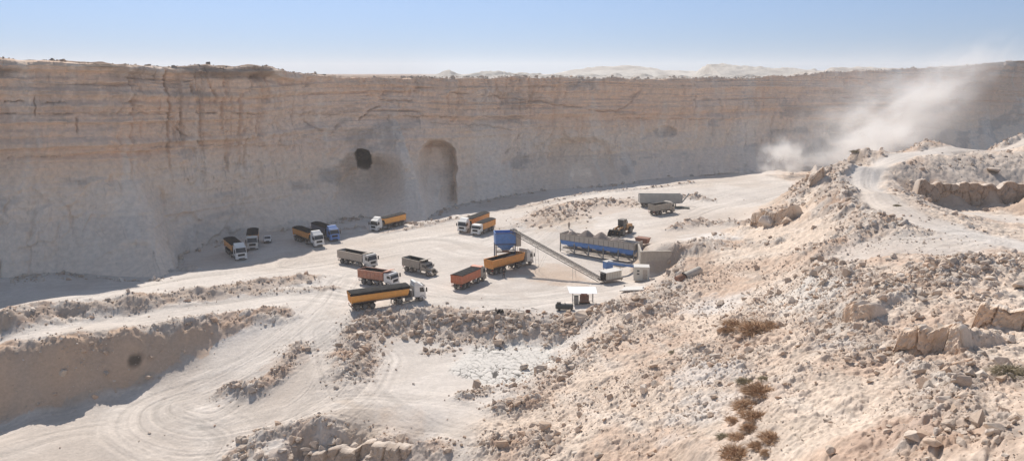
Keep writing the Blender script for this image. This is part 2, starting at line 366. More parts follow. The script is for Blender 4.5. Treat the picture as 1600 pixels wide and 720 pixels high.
for p, w, s in TRK + [(p, w, .8) for p, w in ROADS]:
    pl = poly(p, 8); D, G, SS = dist_poly(X, Y, pl, w * 1.4, True)
    e = (1 - sst(w * .6, w * 1.25, D)) * s * (D < w * 1.4)
    st = .8 * fbm(G * 2.6 + 50, SS * .03, 3, 55, .75) + .6 * fbm(G * .6, SS * .02, 2, 57); st = st - .9 * sst(.78, .93, ridged(G * .9 + fbm(G * .2, SS * .04, 2, 8), SS * .012, 2, 56))
    C *= (1 + e * st * .33)[..., None]
    Z = Z + e * st * .08
    C = lerp3(C, (.64, .58, .52), e * .25)
st = fbm((X + Y * .5) * .12, (Y - X * .5) * 1.1, 4, 58, .65); C *= (1 + st * .10 * (1 - rm))[..., None]
C = lerp3(C, (.49, .425, .37), sst(.12, .42, fbm(X * .09, Y * .13, 5, 60, .62)) * .45 * (1 - sz)); C *= (1 + fbm(X * 1.2, Y * 1.2, 3, 59) * .07)[..., None]
# spoil slope: buff and pinkish soil with white chalk streaks
n1 = fbm(X * .09, Y * .09, 4, 95); n2 = fbm(X * .5, Y * .4, 4, 96, .6); n3 = fbm((X + Y * .3) * .35, (Y - X * .3) * .07, 4, 97)
SC = lerp3(np.broadcast_to(np.array((.64, .52, .42)), X.shape + (3,)), (.54, .40, .305), sst(-.1, .4, n1))
SC = lerp3(SC, (.66, .575, .495), sst(.0, .55, n3) * .7); SC = lerp3(SC, (.47, .39, .32), sst(.05, .5, n2) * .65)
C = lerp3(C, SC, np.clip(sz * 1.0, 0, 1) * .9) if False else C * (1 - sz[..., None] * .92) + SC * sz[..., None] * .92
RC = lerp3(np.broadcast_to(np.array((.50, .40, .325)), X.shape + (3,)), (.43, .37, .32), cidb); RC = lerp3(RC, (.42, .29, .21), sst(.1, .5, fbm(X * .2, Y * .2, 3, 98)))
RC = lerp3(RC, (.58, .52, .46), (cid > .72) * .7)
k = sst(.2, .7, rm) * .85; C = C * (1 - k[..., None]) + RC * k[..., None]
C *= (1 + (fbm(X * 2.6, Y * 2.0, 3, 610, .7) * .34 * np.clip(sz + rm, 0, 1)))[..., None]  # random mottling of the soil, painted to stand in for small pebble shadows
# cut banks: tan marl
gzx = (zbase(X + .8, Y) - zbase(X - .8, Y)) / 1.6; gzy = (zbase(X, Y + .8) - zbase(X, Y - .8)) / 1.6
sl_ = np.hypot(gzx, gzy); steep = sst(.55, .9, sl_) * (RR > 60) * (1 - rd)
BK = lerp3(np.broadcast_to(np.array((.47, .36, .27)), X.shape + (3,)), (.40, .33, .275), sst(-.3, .4, fbm(X * .3, Y * .1, 3, 99)))
k = steep * .8; C = C * (1 - k[..., None]) + BK * k[..., None]
C = lerp3(C, (.50, .35, .24), led * .85)
zn_ = fbm(X * .4, Y * .4, 3, 670)
for k_, (zp, zc, zs) in enumerate((
    ([(1410,260),(1500,242),(1610,234),(1610,280),(1480,282),(1425,290)], (.42, .365, .32), .75), ([(1405,272),(1480,280),(1610,276),(1610,327),(1520,323),(1450,320),(1412,310)], (.46, .335, .25), .85),  # first zone: slope's shaded side painted in as grey-brown; second: brown cut
    ([(-90,570),(60,553),(150,537),(260,521),(330,512),(405,500),(330,545),(250,582),(200,609),(100,642),(-90,668)], (.58, .41, .29), .85), ([(-90,508),(0,501),(200,472),(400,440),(485,432),(490,444),(400,459),(200,493),(0,525),(-90,535)], (.47, .37, .295), .8),
    ([(800,345),(850,325),(930,312),(1000,312),(980,330),(930,340),(870,352),(820,356)], (.52, .41, .33), .6), ([(1125,500),(1160,490),(1230,500),(1225,530),(1170,545),(1130,530)], (.47, .33, .24), .6), ([(1130,600),(1200,590),(1235,650),(1225,722),(1120,722)], (.58, .45, .36), .5),
    ([(1172,355),(1185,322),(1245,318),(1255,345),(1215,358)], (.56, .42, .32), .7), ([(440,685),(520,668),(620,682),(690,690),(690,730),(430,730)], (.45, .36, .30), .75), ([(340,612),(400,598),(470,535),(490,545),(440,600),(380,620)], (.52, .41, .33), .5),  # middle zone: shade of the bottom faces put into the brown-grey colour
    ([(545,590),(550,545),(580,500),(700,485),(930,490),(940,512),(880,528),(760,535),(640,520),(600,560)], (.50, .40, .325), .45))):
    zz = zone(zp, 1.2, k_) * zs; C = lerp3(C, zc, zz * (.75 + .25 * zn_))
# cracked mud in the basin
mud = np.array([PG(a, b)[:2] for a, b in ((690, 580), (735, 545), (800, 533), (880, 530), (870, 560), (850, 585), (800, 603), (745, 600))])
mc = mud.mean(0)
inside = np.ones(X.shape) * 1e3
cr = []
for a, b in zip(mud, np.roll(mud, -1, 0)):
    v = b - a; nn = np.array((-v[1], v[0])) / np.linalg.norm(v)
    if nn @ (mc - a) < 0: nn = -nn
    inside = np.minimum(inside, (X - a[0]) * nn[0] + (Y - a[1]) * nn[1])
im = sst(-1, 1.5, inside + fbm(X * .3, Y * .3, 3, 12) * 2)
sel = im > .01
wx = X[sel] * 1.05; wy = Y[sel] * .72; f1, f2, _c = worley(wx + fbm(wx*.6, wy*.6, 3, 1) * 1.1, wy + fbm(wx*.6, wy*.6, 3, 2) * 1.1, 71)
ck = (1 - sst(.03, .14, f2 - f1)) * (.4 + .75 * sst(-.35, .1, fbm(wx * .25, wy * .25, 3, 4)))
Zs = Z[sel]; Zs = Zs * (1 - im[sel]) + (-2.9) * im[sel] - ck * .12 * im[sel]; Z[sel] = Zs
cc = C[sel]; mudc = np.array((.66, .62, .57)) * (1 - ck[:, None] * .72) * (.92 + .12 * _c[:, None]); C[sel] = cc * (1 - im[sel][:, None]) + mudc * im[sel][:, None]
# pale chalk spill patches and a burnt spot
for px, py, rad, cc_, st_ in ((1260, 470, 6, (.70, .65, .59), .6), (1100, 480, 5, (.66, .60, .55), .7), (1130, 470, 5, (.66, .60, .55), .7), (1110, 372, 7, (.70, .66, .62), .7), (1110, 590, 5, (.63, .57, .52), .7), (1100, 650, 5, (.64, .6, .56), .5),
                            (520, 672, 3, (.60, .55, .50), .6), (620, 672, 4, (.54, .43, .34), .7), (1300, 545, 3, (.62,.55,.49), .5), (660, 655, 5, (.68, .62, .57), .35), (560, 655, 4, (.54, .44, .35), .5), (880, 348, 9, (.52, .42, .33), .5), (1490, 590, 4, (.52,.42,.34), .4), (1410, 680, 4, (.47, .33, .25), .6), (860, 425, 8, (.52, .40, .31), .55), (880, 432, 7, (.50, .38, .29), .5), (1215,680,4,(.5,.42,.34),.4)):
    x0, y0, _ = PG(px, py); D = np.hypot(X - x0, (Y - y0) * .8) / rad
    k = (1 - sst(.4, 1.1, D + fbm(X * .5, Y * .5, 4, int(px)) * .7)) * st_; C = lerp3(C, cc_, k)
x0, y0, z0_ = PG(213, 563); D = np.sqrt((X - x0)**2 + (Z - z0_)**2 + ((Y - y0)*.2)**2) / 1.15; C = lerp3(C, (.05, .045, .04), (1 - sst(.4, 1.1, D + fbm(X, Y, 3, 3) * .3)) * .85)
x0, y0, _ = PG(800, 345)
ground = grid_mesh('ground', X, Y, Z, np.clip(C, .02, .85), M['ground'])
del T, cc, SC, RC, BK

# ---------------------------------------------------------------- cliff
SHE = [(-500,560),(-200,510),(0,483),(60,476),(118,465),(165,447),(212,436),(250,428),(345,417),(387,408),(470,389),(530,372),(564,362),(631,347),(680,341),(777,331),(858,311),(921,301),(987,292),(1119,279),(1184,273),(1300,262),(1450,248),(1600,238),(2200,205)]
BASE = [(-500,500),(-200,462),(0,442),(80,428),(150,430),(185,436),(225,405),(300,378),(380,356),(450,347),(520,337),(560,333),(600,338),(650,340),(690,330),(720,318),(800,300),(850,290),(900,286),(1000,275),(1100,268),(1180,262),(1260,255),(1400,243),(1600,232),(2200,205)]
RIM = [(-500,90),(0,94),(60,96),(150,98),(210,101),(240,104),(280,104),(320,101),(350,105),(400,103),(425,107),(450,114),(520,119),(600,122),(700,122),(800,121),(900,122),(1000,123),(1100,123),(1200,121),(1270,115),(1350,110),(1430,108),(1500,103),(1560,98),(1600,96),(2200,90)]
RIM = [(a, b + 0) for a, b in RIM]
PX = np.concatenate([np.arange(-480, -60, 6.0), np.arange(-60, 1660, 1.0), np.arange(1660, 2150, 6.0)])
def fl(px): return np.interp(px, [0, 700, 1000], [0.3, 0.2, 2.8])
she = np.interp(PX, *zip(*SHE)); bse = np.interp(PX, *zip(*BASE)); rimy = np.interp(PX, *zip(*RIM))
SHW = np.array([P(a, b, c) for a, b, c in zip(PX, she, fl(PX))]); BW = np.array([P(a, b, c) for a, b, c in zip(PX, bse, fl(PX))])
cot = 1 / math.tan(SUN_EL)
rimw = SHW - np.array((SH.x, SH.y)) * (41 - fl(PX))[:, None] * cot
az = rimw[:, 0] / rimw[:, 1]; o_ = np.argsort(az)
rdepth = np.interp((PX - 800) / FPX / cp, az[o_], rimw[o_, 1])      # approximate azimuth slope of each column
rdepth = np.convolve(np.pad(rdepth, 30, 'edge'), np.ones(61) / 61, 'valid')
bdepth = BW[:, 1]; bdepth = np.convolve(np.pad(bdepth, 8, 'edge'), np.ones(17) / 17, 'valid')
rdepth = np.maximum(rdepth, bdepth + 1.5)
rim = np.array([PD(a, b, c) for a, b, c in zip(PX, rimy, rdepth)])
bas = np.stack([np.array([PD(a, b, c).x for a, b, c in zip(PX, bse, bdepth)]), bdepth, fl(PX) - 1.5], 1)
NT = 230
t = np.linspace(0, 1, NT)
Pf = np.interp(t, [0, .08, .25, .8, 1], [0, .28, .62, .93, 1.0])      # horizontal run: talus foot then near vertical
V = bas[None] * (1 - Pf[:, None, None]) + rim[None] * Pf[:, None, None]
V[..., 2] = bas[None, :, 2] * (1 - t[:, None]) + rim[None, :, 2] * t[:, None]
seg = np.hypot(np.diff(rim[:, 0]), np.diff(rim[:, 1])); s = np.concatenate([[0], np.cumsum(seg)])
tx = np.gradient(np.convolve(np.pad(rim[:, 0], 40, 'edge'), np.ones(81) / 81, 'valid')); ty = np.gradient(np.convolve(np.pad(rim[:, 1], 40, 'edge'), np.ones(81) / 81, 'valid'))
tl = np.hypot(tx, ty); nx, ny = ty / tl, -tx / tl               # towards the pit
Sg = np.broadcast_to(s[None], V.shape[:2]); Zg = V[..., 2]; PXg = np.broadcast_to(PX[None], Zg.shape); Tg = np.broadcast_to(t[:, None], Zg.shape)
# pixel row of every cliff vertex, used to lay out the features measured in the photograph
def pyof(v):
    yy = v[..., 1]; zz = v[..., 2] - CAMZ
    return 360 - FPX * (yy * sp + zz * cp) / (yy * cp - zz * sp)
PYg = pyof(V)
dip = Zg + .012 * Sg + fbm(Sg * .02, Zg * .05, 2, 5) * 1.2
band = fbm(dip * .55, Sg * .004, 3, 201, .6); band2 = fbm(dip * 1.9, Sg * .012, 3, 202, .6)
up = sst(.45, .6, Tg)
disp = fbm(Sg * .022, Tg * .8, 3, 210) * 4.6 * (1 - .5 * Tg) + fbm(Sg * .09, Zg * .05, 3, 211) * 2.2 + (ridged(Sg * .05 + 4, Tg * .5, 3, 212) - .6) * 3.2 * (1 - .6 * Tg) + (1 - sst(0, .2, Tg)) * np.maximum(0, fbm(Sg * .035, Tg, 3, 213) + .1) * 9
disp += np.floor(band * 5 + .5) / 5 * (.9 * up + .35) + band2 * (.28 + .3 * up)
f1, f2, ci = worley(Sg * .16 + fbm(Sg * .1, Zg * .2, 3, 5) * .8, Zg * .12 + fbm(Sg * .15, Zg * .1, 3, 6) * .6, 220)
pm = sst(.05, .45, fbm(Sg * .025, Zg * .06, 3, 221) + .15)
disp += (ci - .5) * 1.5 * pm * sst(0, .1, f2 - f1)
f1, f2, ci2 = worley(Sg * .5, Zg * .32 + fbm(Sg * .4, Zg * .3, 2, 7) * .5, 222)
disp += (ci2 - .5) * .55 * sst(0, .3, fbm(Sg * .05, Zg * .12, 3, 223) + .1)
vr = ridged(Sg * .35, Zg * .035 + fbm(Sg * .1, Zg * .1, 2, 9), 4, 230)
fl_m = sst(.0, .4, fbm(Sg * .018 + 5, Zg * .04, 3, 231) + .05)
disp -= sst(.72, .92, vr) * 1.5 * fl_m
disp += fbm(Sg * .4, Zg * .35, 5, 240, .68) * .75
l1 = np.interp(PXg, [0, 200, 480, 700, 1000, 1300], [176, 176, 179, 184, 186, 188]) + fbm(PXg * .012, PYg * 0, 3, 410) * 4
l2 = np.interp(PXg, [0, 200, 450, 600], [246, 233, 226, 232]) + fbm(PXg * .015, PYg * 0, 3, 411) * 4
A1 = sst(1.5, -1.5, PYg - l1) ; A2 = sst(1.5, -1.5, PYg - l2) * (1 - sst(470, 640, PXg))
A1 = A1 * (.35 + .65 * sst(-.3, .1, fbm(PXg * .01, PYg * 0, 3, 412))); A2 = A2 * sst(-.4, .1, fbm(PXg * .012, PYg * 0 + 3, 3, 413))
disp += A1 * 1.0 + A2 * .8
joint = (1 - A1) * A2; vj = ridged(Sg * .28, Zg * .05 + fbm(Sg * .1, Zg * .12, 2, 414), 3, 415); disp -= sst(.70, .9, vj) * 1.6 * joint * sst(-.2, .3, fbm(Sg * .03, Zg * .05, 2, 416))
top3 = A1 * sst(118, 124, PYg); hj = ridged(dip * .35, Sg * .02 + fbm(Sg * .05, Zg * .1, 2, 417), 3, 418); disp -= sst(.72, .9, hj) * .9 * top3 * sst(-.1, .3, fbm(Sg * .03, Zg * .1, 2, 419))
def ell(cx, cy, rx, ry, p=2, j=.12, sd=0):
    d_ = (np.abs((PXg - cx) / rx) ** p + np.abs((PYg - cy) / ry) ** p) ** (1 / p)
    return d_ + fbm(PXg * .05, PYg * .05, 3, sd + 300) * j
rec = np.zeros(Zg.shape)
rec = np.maximum(rec, 9 * (1 - sst(.45, 1.15, ell(568, 282, 50, 40, 2.4))))
hole = 28 * (1 - sst(.80, .95, ell(562, 251, 17, 19, 3, .05, 3)))
lx = PXg - np.interp(PYg, [220, 300, 330], [0, 8, 12])
rec = np.maximum(rec, 8.5 * (1 - sst(.80, 1.0, ell(682, 262, 34, 46, 2.5, .08, 4))) * sst(640, 668, lx))
rec = np.maximum(rec, 8 * (1 - sst(.7, 1.0, ((np.abs(PXg - np.interp(PYg, [250, 320], [690, 704])) / 17) ** 2 + (np.maximum(0, PYg - 315) / 12) ** 2) ** .5)) * sst(240, 262, PYg))
rec = np.maximum(rec, 3.2 * (1 - sst(.75, 1.05, ell(906, 250, 52, 37, 2.4, .1, 6))))
rec = np.maximum(rec, 1.2 * (1 - sst(.7, 1.05, ell(1040, 207, 22, 9, 2.4, .3, 8))))
rec = np.maximum(rec, 2.2 * (1 - sst(.6, 1.1, ell(168, 405, 22, 34, 2.2, .2, 9))))
# buttress fan between the caves
bc = np.interp(PYg, [160, 230, 330], [606, 610, 625]); bw = np.interp(PYg, [160, 230, 280, 335], [8, 20, 40, 62])
bt = (1 - sst(.35, 1.05, np.abs(PXg - bc) / bw)) * sst(150, 250, PYg)
disp += bt * np.interp(PYg, [150, 250, 335], [1, 7, 8.5]); rec *= (1 - bt * .8)
# spur foot on the left
bt2 = (1 - sst(.2, 1.1, np.abs(PXg - np.interp(PYg, [250, 430], [215, 182])) / np.interp(PYg, [250, 430], [30, 60]))) * sst(240, 380, PYg)
disp += bt2 * 4
def crack(pts, w, depth):
    global disp, ckm
    dd = np.full(Zg.shape, 1e3)
    jx = PXg + fbm(PXg * .12, PYg * .12, 3, 401) * 3; jy = PYg + fbm(PXg * .12, PYg * .12, 3, 402) * 3
    for (a, b), (c, e) in zip(pts[:-1], pts[1:]):
        vx, vy = c - a, e - b; tt = np.clip(((jx - a) * vx + (jy - b) * vy) / (vx * vx + vy * vy), 0, 1)
        dd = np.minimum(dd, np.hypot(jx - a - tt * vx, jy - b - tt * vy))
    k = (1 - sst(w * .3, w * .85, dd)) * sst(-.25, .2, fbm(PXg * .035, PYg * .05, 3, 403 + int(w * 10))); disp -= depth * k; ckm = np.maximum(ckm, k)
ckm = np.zeros(Zg.shape)
for pts, w, dpt in (([(520,207),(530,192),(555,190),(575,172),(592,164)], 1.8, 1.6), ([(700,144),(770,152),(850,160),(900,168),(960,175),(985,158),(1000,140)], 1.4, 1.0), ([(1083,128),(1084,165)], 1.6, 1.6),
    ([(450,228),(300,226),(200,232),(130,240),(0,246)], 1.2, .7), ([(0,157),(90,160),(200,165)], 1.5, 1.0), ([(280,128),(310,125),(350,132)], 1.3, .8), ([(50,128),(47,180)], 1.3, .7),
    ([(245,185),(280,182),(330,175)], 1.6, 1.0), ([(450,150),(520,152),(640,158)], 1.3, .9), ([(640,190),(760,196),(800,204)], 1.0, .6), ([(600,180),(605,210),(598,235)], 2, 1.0), ([(800,210),(790,240),(800,225),(825,198)], 1.4, .9), ([(112,178),(110,205)], 1.2, .6), ([(230,98),(237,130),(235,170)], 2.0, 1.2), ([(430,190),(435,220)], 2, 1.1), ([(480,190),(500,205),(520,207)], 1.6, 1),
    ([(0,178),(160,176),(330,177),(480,179),(650,182),(900,184),(1100,187)], 1.1, .7), ([(260,195),(290,215),(305,222)], 1.8, 1.2), ([(100,205),(112,222)], 1.5, .8), ([(1060,130),(1066,160),(1050,200)], 1.1, .6), ([(1120,150),(1128,185)], 1.3, .7)):
    crack(pts, w, dpt)
# hard cap layer and its broken lip
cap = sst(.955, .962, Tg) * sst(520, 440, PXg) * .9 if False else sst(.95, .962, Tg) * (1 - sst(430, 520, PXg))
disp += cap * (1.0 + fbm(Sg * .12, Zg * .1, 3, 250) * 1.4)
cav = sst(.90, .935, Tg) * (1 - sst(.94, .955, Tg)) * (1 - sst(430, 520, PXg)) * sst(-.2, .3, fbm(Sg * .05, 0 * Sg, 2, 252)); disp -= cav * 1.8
disp[-1] *= .6
Xc = V[..., 0] + nx[None] * disp; Yc = V[..., 1] + ny[None] * disp; Zc = Zg.copy()
hl = np.hypot(Xc, Yc); hole = hole + rec; Xc = Xc + Xc / hl * hole; Yc = Yc + Yc / hl * hole; Zc = Zc - hole * .02
Zc[-3:] += (fbm(Sg * .12, Tg * 3, 4, 260)[-3:] * .7) * np.linspace(.3, 1, 3)[:, None]
Zc += fbm(Sg * .5, Zg * .6, 2, 261) * .15
low = np.array((.60, .48, .375)); CC = np.broadcast_to(low, Xc.shape + (3,)).copy()
CC = lerp3(CC, (.66, .46, .325), sst(.38, .62, Tg + fbm(Sg * .03, Tg * 2, 2, 270) * .1) * .8)
CC = lerp3(CC, (.47, .40, .345), sst(0, .5, fbm(Sg * .015, Zg * .04, 3, 271)) * .6)
CC = lerp3(CC, (.44, .31, .215), sst(.15, .5, band) * up * .6 * sst(-.2, .3, fbm(Sg * .02, Zg * .1, 3, 272)))
CC = lerp3(CC, (.33, .28, .24), sst(.25, .6, band2) * .35 * up)
CC = lerp3(CC, (.24, .22, .205), sst(.18, .42, fbm(Sg * .045, Zg * .13, 4, 273, .6)) * .55)
CC = lerp3(CC, (.60, .54, .47), sst(.15, .5, fbm(Sg * .06, Zg * .02, 3, 274)) * .4)
CC = lerp3(CC, (.56, .36, .25), sst(.3, .5, fbm(Sg * .03, Zg * .07, 3, 276)) * .35 * up)
CC = lerp3(CC, (.27, .20, .15), np.clip(ckm + .6 * (1 - sst(-.2, .35, 1 - sst(.74, .9, vr) * fl_m)), 0, 1) * .45)
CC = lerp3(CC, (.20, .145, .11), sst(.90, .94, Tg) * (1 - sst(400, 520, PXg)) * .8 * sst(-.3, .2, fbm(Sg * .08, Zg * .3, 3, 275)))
CC = lerp3(CC, (.36, .27, .21), sst(.92, .99, Tg) * sst(430, 520, PXg) * .5)
CC = lerp3(CC, (.42, .32, .24), (rec > 1.5) * (rec < 9) * .25)
CC = lerp3(CC, (.22, .20, .185), (1 - sst(.7, 1.0, ell(1040, 207, 22, 9, 2.4, .3, 8))) * .6)
CC = lerp3(CC, (.64, .56, .475), bt * .5)
CC = lerp3(CC, (.26, .195, .15), sst(.80, .93, ridged(Sg * .9, Zg * .16 + fbm(Sg * .3, Zg * .3, 2, 281), 3, 282)) * sst(-.05, .4, fbm(Sg * .05, Zg * .08, 3, 283)) * .5)
CC = lerp3(CC, (.30, .225, .17), sst(.82, .94, ridged(dip * .8, Sg * .07 + fbm(Sg * .2, Zg * .3, 2, 284), 3, 285)) * sst(-.1, .35, fbm(Sg * .03, Zg * .12, 3, 286)) * (.25 + .5 * up))
CC = lerp3(CC, (.70, .62, .53), sst(.2, .5, fbm(Sg * .2, Zg * .05, 4, 287, .6)) * .35)
CC = lerp3(CC, (.56, .385, .27), top3 * (.35 + .4 * sst(.1, -.3, fbm(Sg * .02, dip * .25, 3, 420)))); CC = lerp3(CC, (.28, .20, .15), top3 * sst(.74, .92, hj) * .5)
CC = lerp3(CC, (.60, .45, .34), joint * .4); CC = lerp3(CC, (.34, .26, .20), joint * sst(.72, .92, vj) * .4)
CC = lerp3(CC, (.52, .455, .40), (1 - sst(230, 300, 560 - PYg)) * .35)
CC *= (1.46 + fbm(Sg * .7, Zg * 1.0, 5, 280, .7) * (.10 + .26 * sst(-.1, .45, fbm(Sg * .03, Zg * .06, 3, 421))) + fbm(Sg * .05, Zg * .09, 4, 422) * .16)[..., None]
CC *= np.minimum(1, .80 / CC.max(-1))[..., None]
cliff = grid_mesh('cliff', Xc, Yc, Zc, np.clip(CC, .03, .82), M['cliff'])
# ---------------------------------------------------------------- plateau behind the rim, out to the horizon
offs = np.concatenate([[0], np.array([.5, 1.2, 2, 3, 4.2, 5.6, 7.4, 9.5, 12, 15, 19, 24, 30, 38, 48, 60, 80, 110, 150, 210, 300, 420, 600, 900, 1400, 2100, 3200])])
RXA, RYA, rzz = Xc[-1], Yc[-1], Zc[-1]
rl = np.hypot(RXA, RYA); ux, uy = RXA / rl, RYA / rl
Xp = RXA[None] + ux[None] * offs[:, None]; Yp = RYA[None] + uy[None] * offs[:, None]
fall = np.interp(offs, [0, 30, 300, 3200], [0, 0, 1, 1])[:, None]
Zp = rzz[None] * (1 - fall) + 37.5 * fall + fbm(Xp * .12, Yp * .12, 4, 290) * np.interp(offs, [0, 3, 40, 3200], [0, .7, .9, 0])[:, None]
Zp = np.minimum(Zp, np.where(offs[:, None] > 150, 38.6, 99))
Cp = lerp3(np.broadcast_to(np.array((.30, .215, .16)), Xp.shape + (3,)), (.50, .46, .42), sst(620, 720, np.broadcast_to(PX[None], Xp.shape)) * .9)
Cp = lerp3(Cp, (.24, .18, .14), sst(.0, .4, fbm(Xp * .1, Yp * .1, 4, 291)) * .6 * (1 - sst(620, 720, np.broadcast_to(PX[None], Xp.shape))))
plateau = grid_mesh('plateau', Xp, Yp, Zp, Cp, M['far'])
# spoil hills on the plateau
def hill(name, prof, depth, thick, col, seed, zb0=38.0, amp=.5, step=2.0):
    xs = np.array([a for a, _ in prof]); n_ = int((xs[-1] - xs[0]) / step) + 1
    pxs = np.linspace(xs[0], xs[-1], n_)
    top = np.array([PD(a, np.interp(a, xs, [b for _, b in prof]), depth) for a in pxs])
    v = np.linspace(-1, 1, 41)
    Xh = np.broadcast_to(top[None, :, 0], (41, n_)).copy(); Yh = depth + v[:, None] * thick + 0 * Xh
    prf = (1 - np.abs(v) ** 1.5)[:, None]
    Zh = zb0 - 1 + (top[None, :, 2] - zb0 + 1) * np.clip(prf, 0, 1) * (1 + (fbm(Xh * .03, Yh * .05, 4, seed)) * .10 * (1 - prf * .6)) + fbm(Xh * .15, Yh * .15, 4, seed + 1) * amp * prf
    Ch = lerp3(np.broadcast_to(np.array(col), Xh.shape + (3,)), (.42, .38, .34), sst(-.1, .4, fbm(Xh * .05, Yh * .05, 4, seed + 2)) * .6)
    return grid_mesh(name, Xh, Yh, Zh, Ch, M['far'])
hill('spoil_hill', [(650,123),(690,118),(704,112),(722,116),(760,113),(800,115),(850,117),(1000,119),(1150,119),(1290,120)], 400, 18, (.52,.48,.43), 501, amp=2.4, step=1.0)
hill('spoil_hill', [(830,124),(862,116),(900,109),(935,105),(985,103),(1015,106),(1035,110),(1060,111),(1100,112),(1150,122)], 760, 60, (.60,.555,.50), 502, amp=1.6)
hill('spoil_hill', [(1098,124),(1104,103),(1120,101),(1140,102),(1165,103),(1200,106),(1240,108),(1290,112),(1330,122)], 640, 50, (.54,.50,.45), 503, amp=2.0)
hill('spoil_hill', [(1225,122),(1262,112),(1290,110),(1300,106),(1330,107),(1360,106),(1400,108),(1430,112)], 455, 22, (.56,.50,.44), 504, amp=1.6, step=1.0)
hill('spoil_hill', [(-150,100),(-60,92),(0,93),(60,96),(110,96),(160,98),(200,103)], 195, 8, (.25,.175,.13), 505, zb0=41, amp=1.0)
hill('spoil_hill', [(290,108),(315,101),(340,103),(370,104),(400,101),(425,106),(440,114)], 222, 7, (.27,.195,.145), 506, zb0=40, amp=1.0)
# ---------------------------------------------------------------- materials for objects
M['orange'] = mat('orange_paint', (.74, .29, .04), .5, nscale=2, namp=.14, dust=.20, dustcol=(.45, .38, .31))
M['amber'] = mat('amber_paint', (.80, .35, .05), .45, nscale=2, namp=.12, dust=.12)
M['rust_orange'] = mat('rust_orange_paint', (.44, .14, .06), .6, nscale=3, namp=.3, dust=.3)
M['red_orange'] = mat('red_orange_paint', (.50, .12, .035), .55, nscale=2, namp=.2, dust=.18)
M['white'] = mat('white_paint', (.80, .79, .76), .4, nscale=2, namp=.05, dust=.22)
M['offwhite'] = mat('dusty_white_paint', (.68, .65, .60), .5, nscale=2, namp=.08, dust=.25)
M['blue'] = mat('blue_paint', (.07, .20, .52), .5, nscale=2, namp=.12, dust=.14)
M['navy'] = mat('navy_paint', (.04, .06, .12), .5, dust=.12)
M['hblue'] = mat('hopper_blue_paint', (.05, .19, .50), .5, nscale=1.5, namp=.18, dust=.12)
M['dirtgrey'] = mat('dusty_grey_paint', (.30, .265, .22), .7, nscale=3, namp=.2, dust=.3)
M['tan'] = mat('dusty_beige_paint', (.44, .37, .30), .7, nscale=3, namp=.18, dust=.3)
M['chassis'] = mat('dusty_chassis_steel', (.07, .065, .06), .7, nscale=3, namp=.3, dust=.32)
M['black'] = mat('black_plastic', (.016, .016, .018), .6, nscale=4, namp=.2, dust=.03, spec=.2)
M['tarp'] = mat('black_tarpaulin', (.010, .010, .012), .85, nscale=1.2, namp=.4, dust=.012, spec=.15, bump=.4, bscale=3)
M['tyre'] = mat('tyre_rubber', (.03, .029, .028), .9, nscale=4, namp=.3, dust=.28)
M['rim'] = mat('wheel_rim_steel', (.33, .30, .27), .6, metal=.3, dust=.3)
M['glass'] = mat('dark_glass', (.02, .025, .03), .15, spec=.6, dust=.04)
M['steel'] = mat('grey_steel', (.30, .30, .29), .6, metal=.4, nscale=3, namp=.2, dust=.2)
M['greytrailer'] = mat('faded_grey_paint', (.34, .345, .33), .6, nscale=1.2, namp=.15, dust=.2)
M['lamp'] = mat('lamp_lens', (.75, .75, .72), .25)
M['redlamp'] = mat('red_lamp_lens', (.4, .03, .02), .35)
M['concrete'] = mat('concrete', (.42, .38, .33), .9, nscale=1.0, namp=.18, bump=.3, spec=.1)
M['binwall'] = mat('dusty_bin_wall', (.47, .42, .36), .85, nscale=1.2, namp=.16, dust=.2)
M['gravel'] = mat('gravel_pile', (.34, .28, .245), .95, nscale=9, namp=.35, bump=1., bscale=14, spec=.1)
M['rust'] = mat('rusty_steel', (.20, .085, .045), .85, nscale=4, namp=.4, dust=.15)
M['rustred'] = mat('rusty_red_steel', (.26, .10, .06), .8, nscale=4, namp=.35, dust=.2)
M['roofwhite'] = mat('white_sheet_roof', (.86, .86, .86), .45, nscale=1, namp=.03)
M['cabin'] = mat('cabin_panel', (.62, .58, .50), .55, nscale=1, namp=.06, dust=.12)
M['yellow'] = mat('loader_yellow_paint', (.45, .21, .04), .5, nscale=2, namp=.2, dust=.25)
M['belt'] = mat('conveyor_belt_rubber', (.10, .085, .07), .9, nscale=3, namp=.3, dust=.3)
M['frame'] = mat('conveyor_steel', (.20, .17, .145), .75, nscale=3, namp=.3, dust=.3)
M['skin'] = mat('skin', (.38, .23, .16), .6)
M['hair'] = mat('dark_hair', (.02, .016, .013), .8)
M['shirt'] = mat('dark_shirt_cloth', (.03, .032, .04), .9)
M['shirt2'] = mat('grey_brown_shirt_cloth', (.13, .10, .09), .9)
M['trouser'] = mat('dark_trouser_cloth', (.025, .027, .035), .9)
M['boot'] = mat('boot_leather', (.03, .022, .018), .8, dust=.2)
M['tank'] = mat('black_green_tank_paint', (.035, .045, .045), .5, dust=.08)
M['pipe'] = mat('dull_green_pipe', (.13, .15, .13), .7, dust=.15)

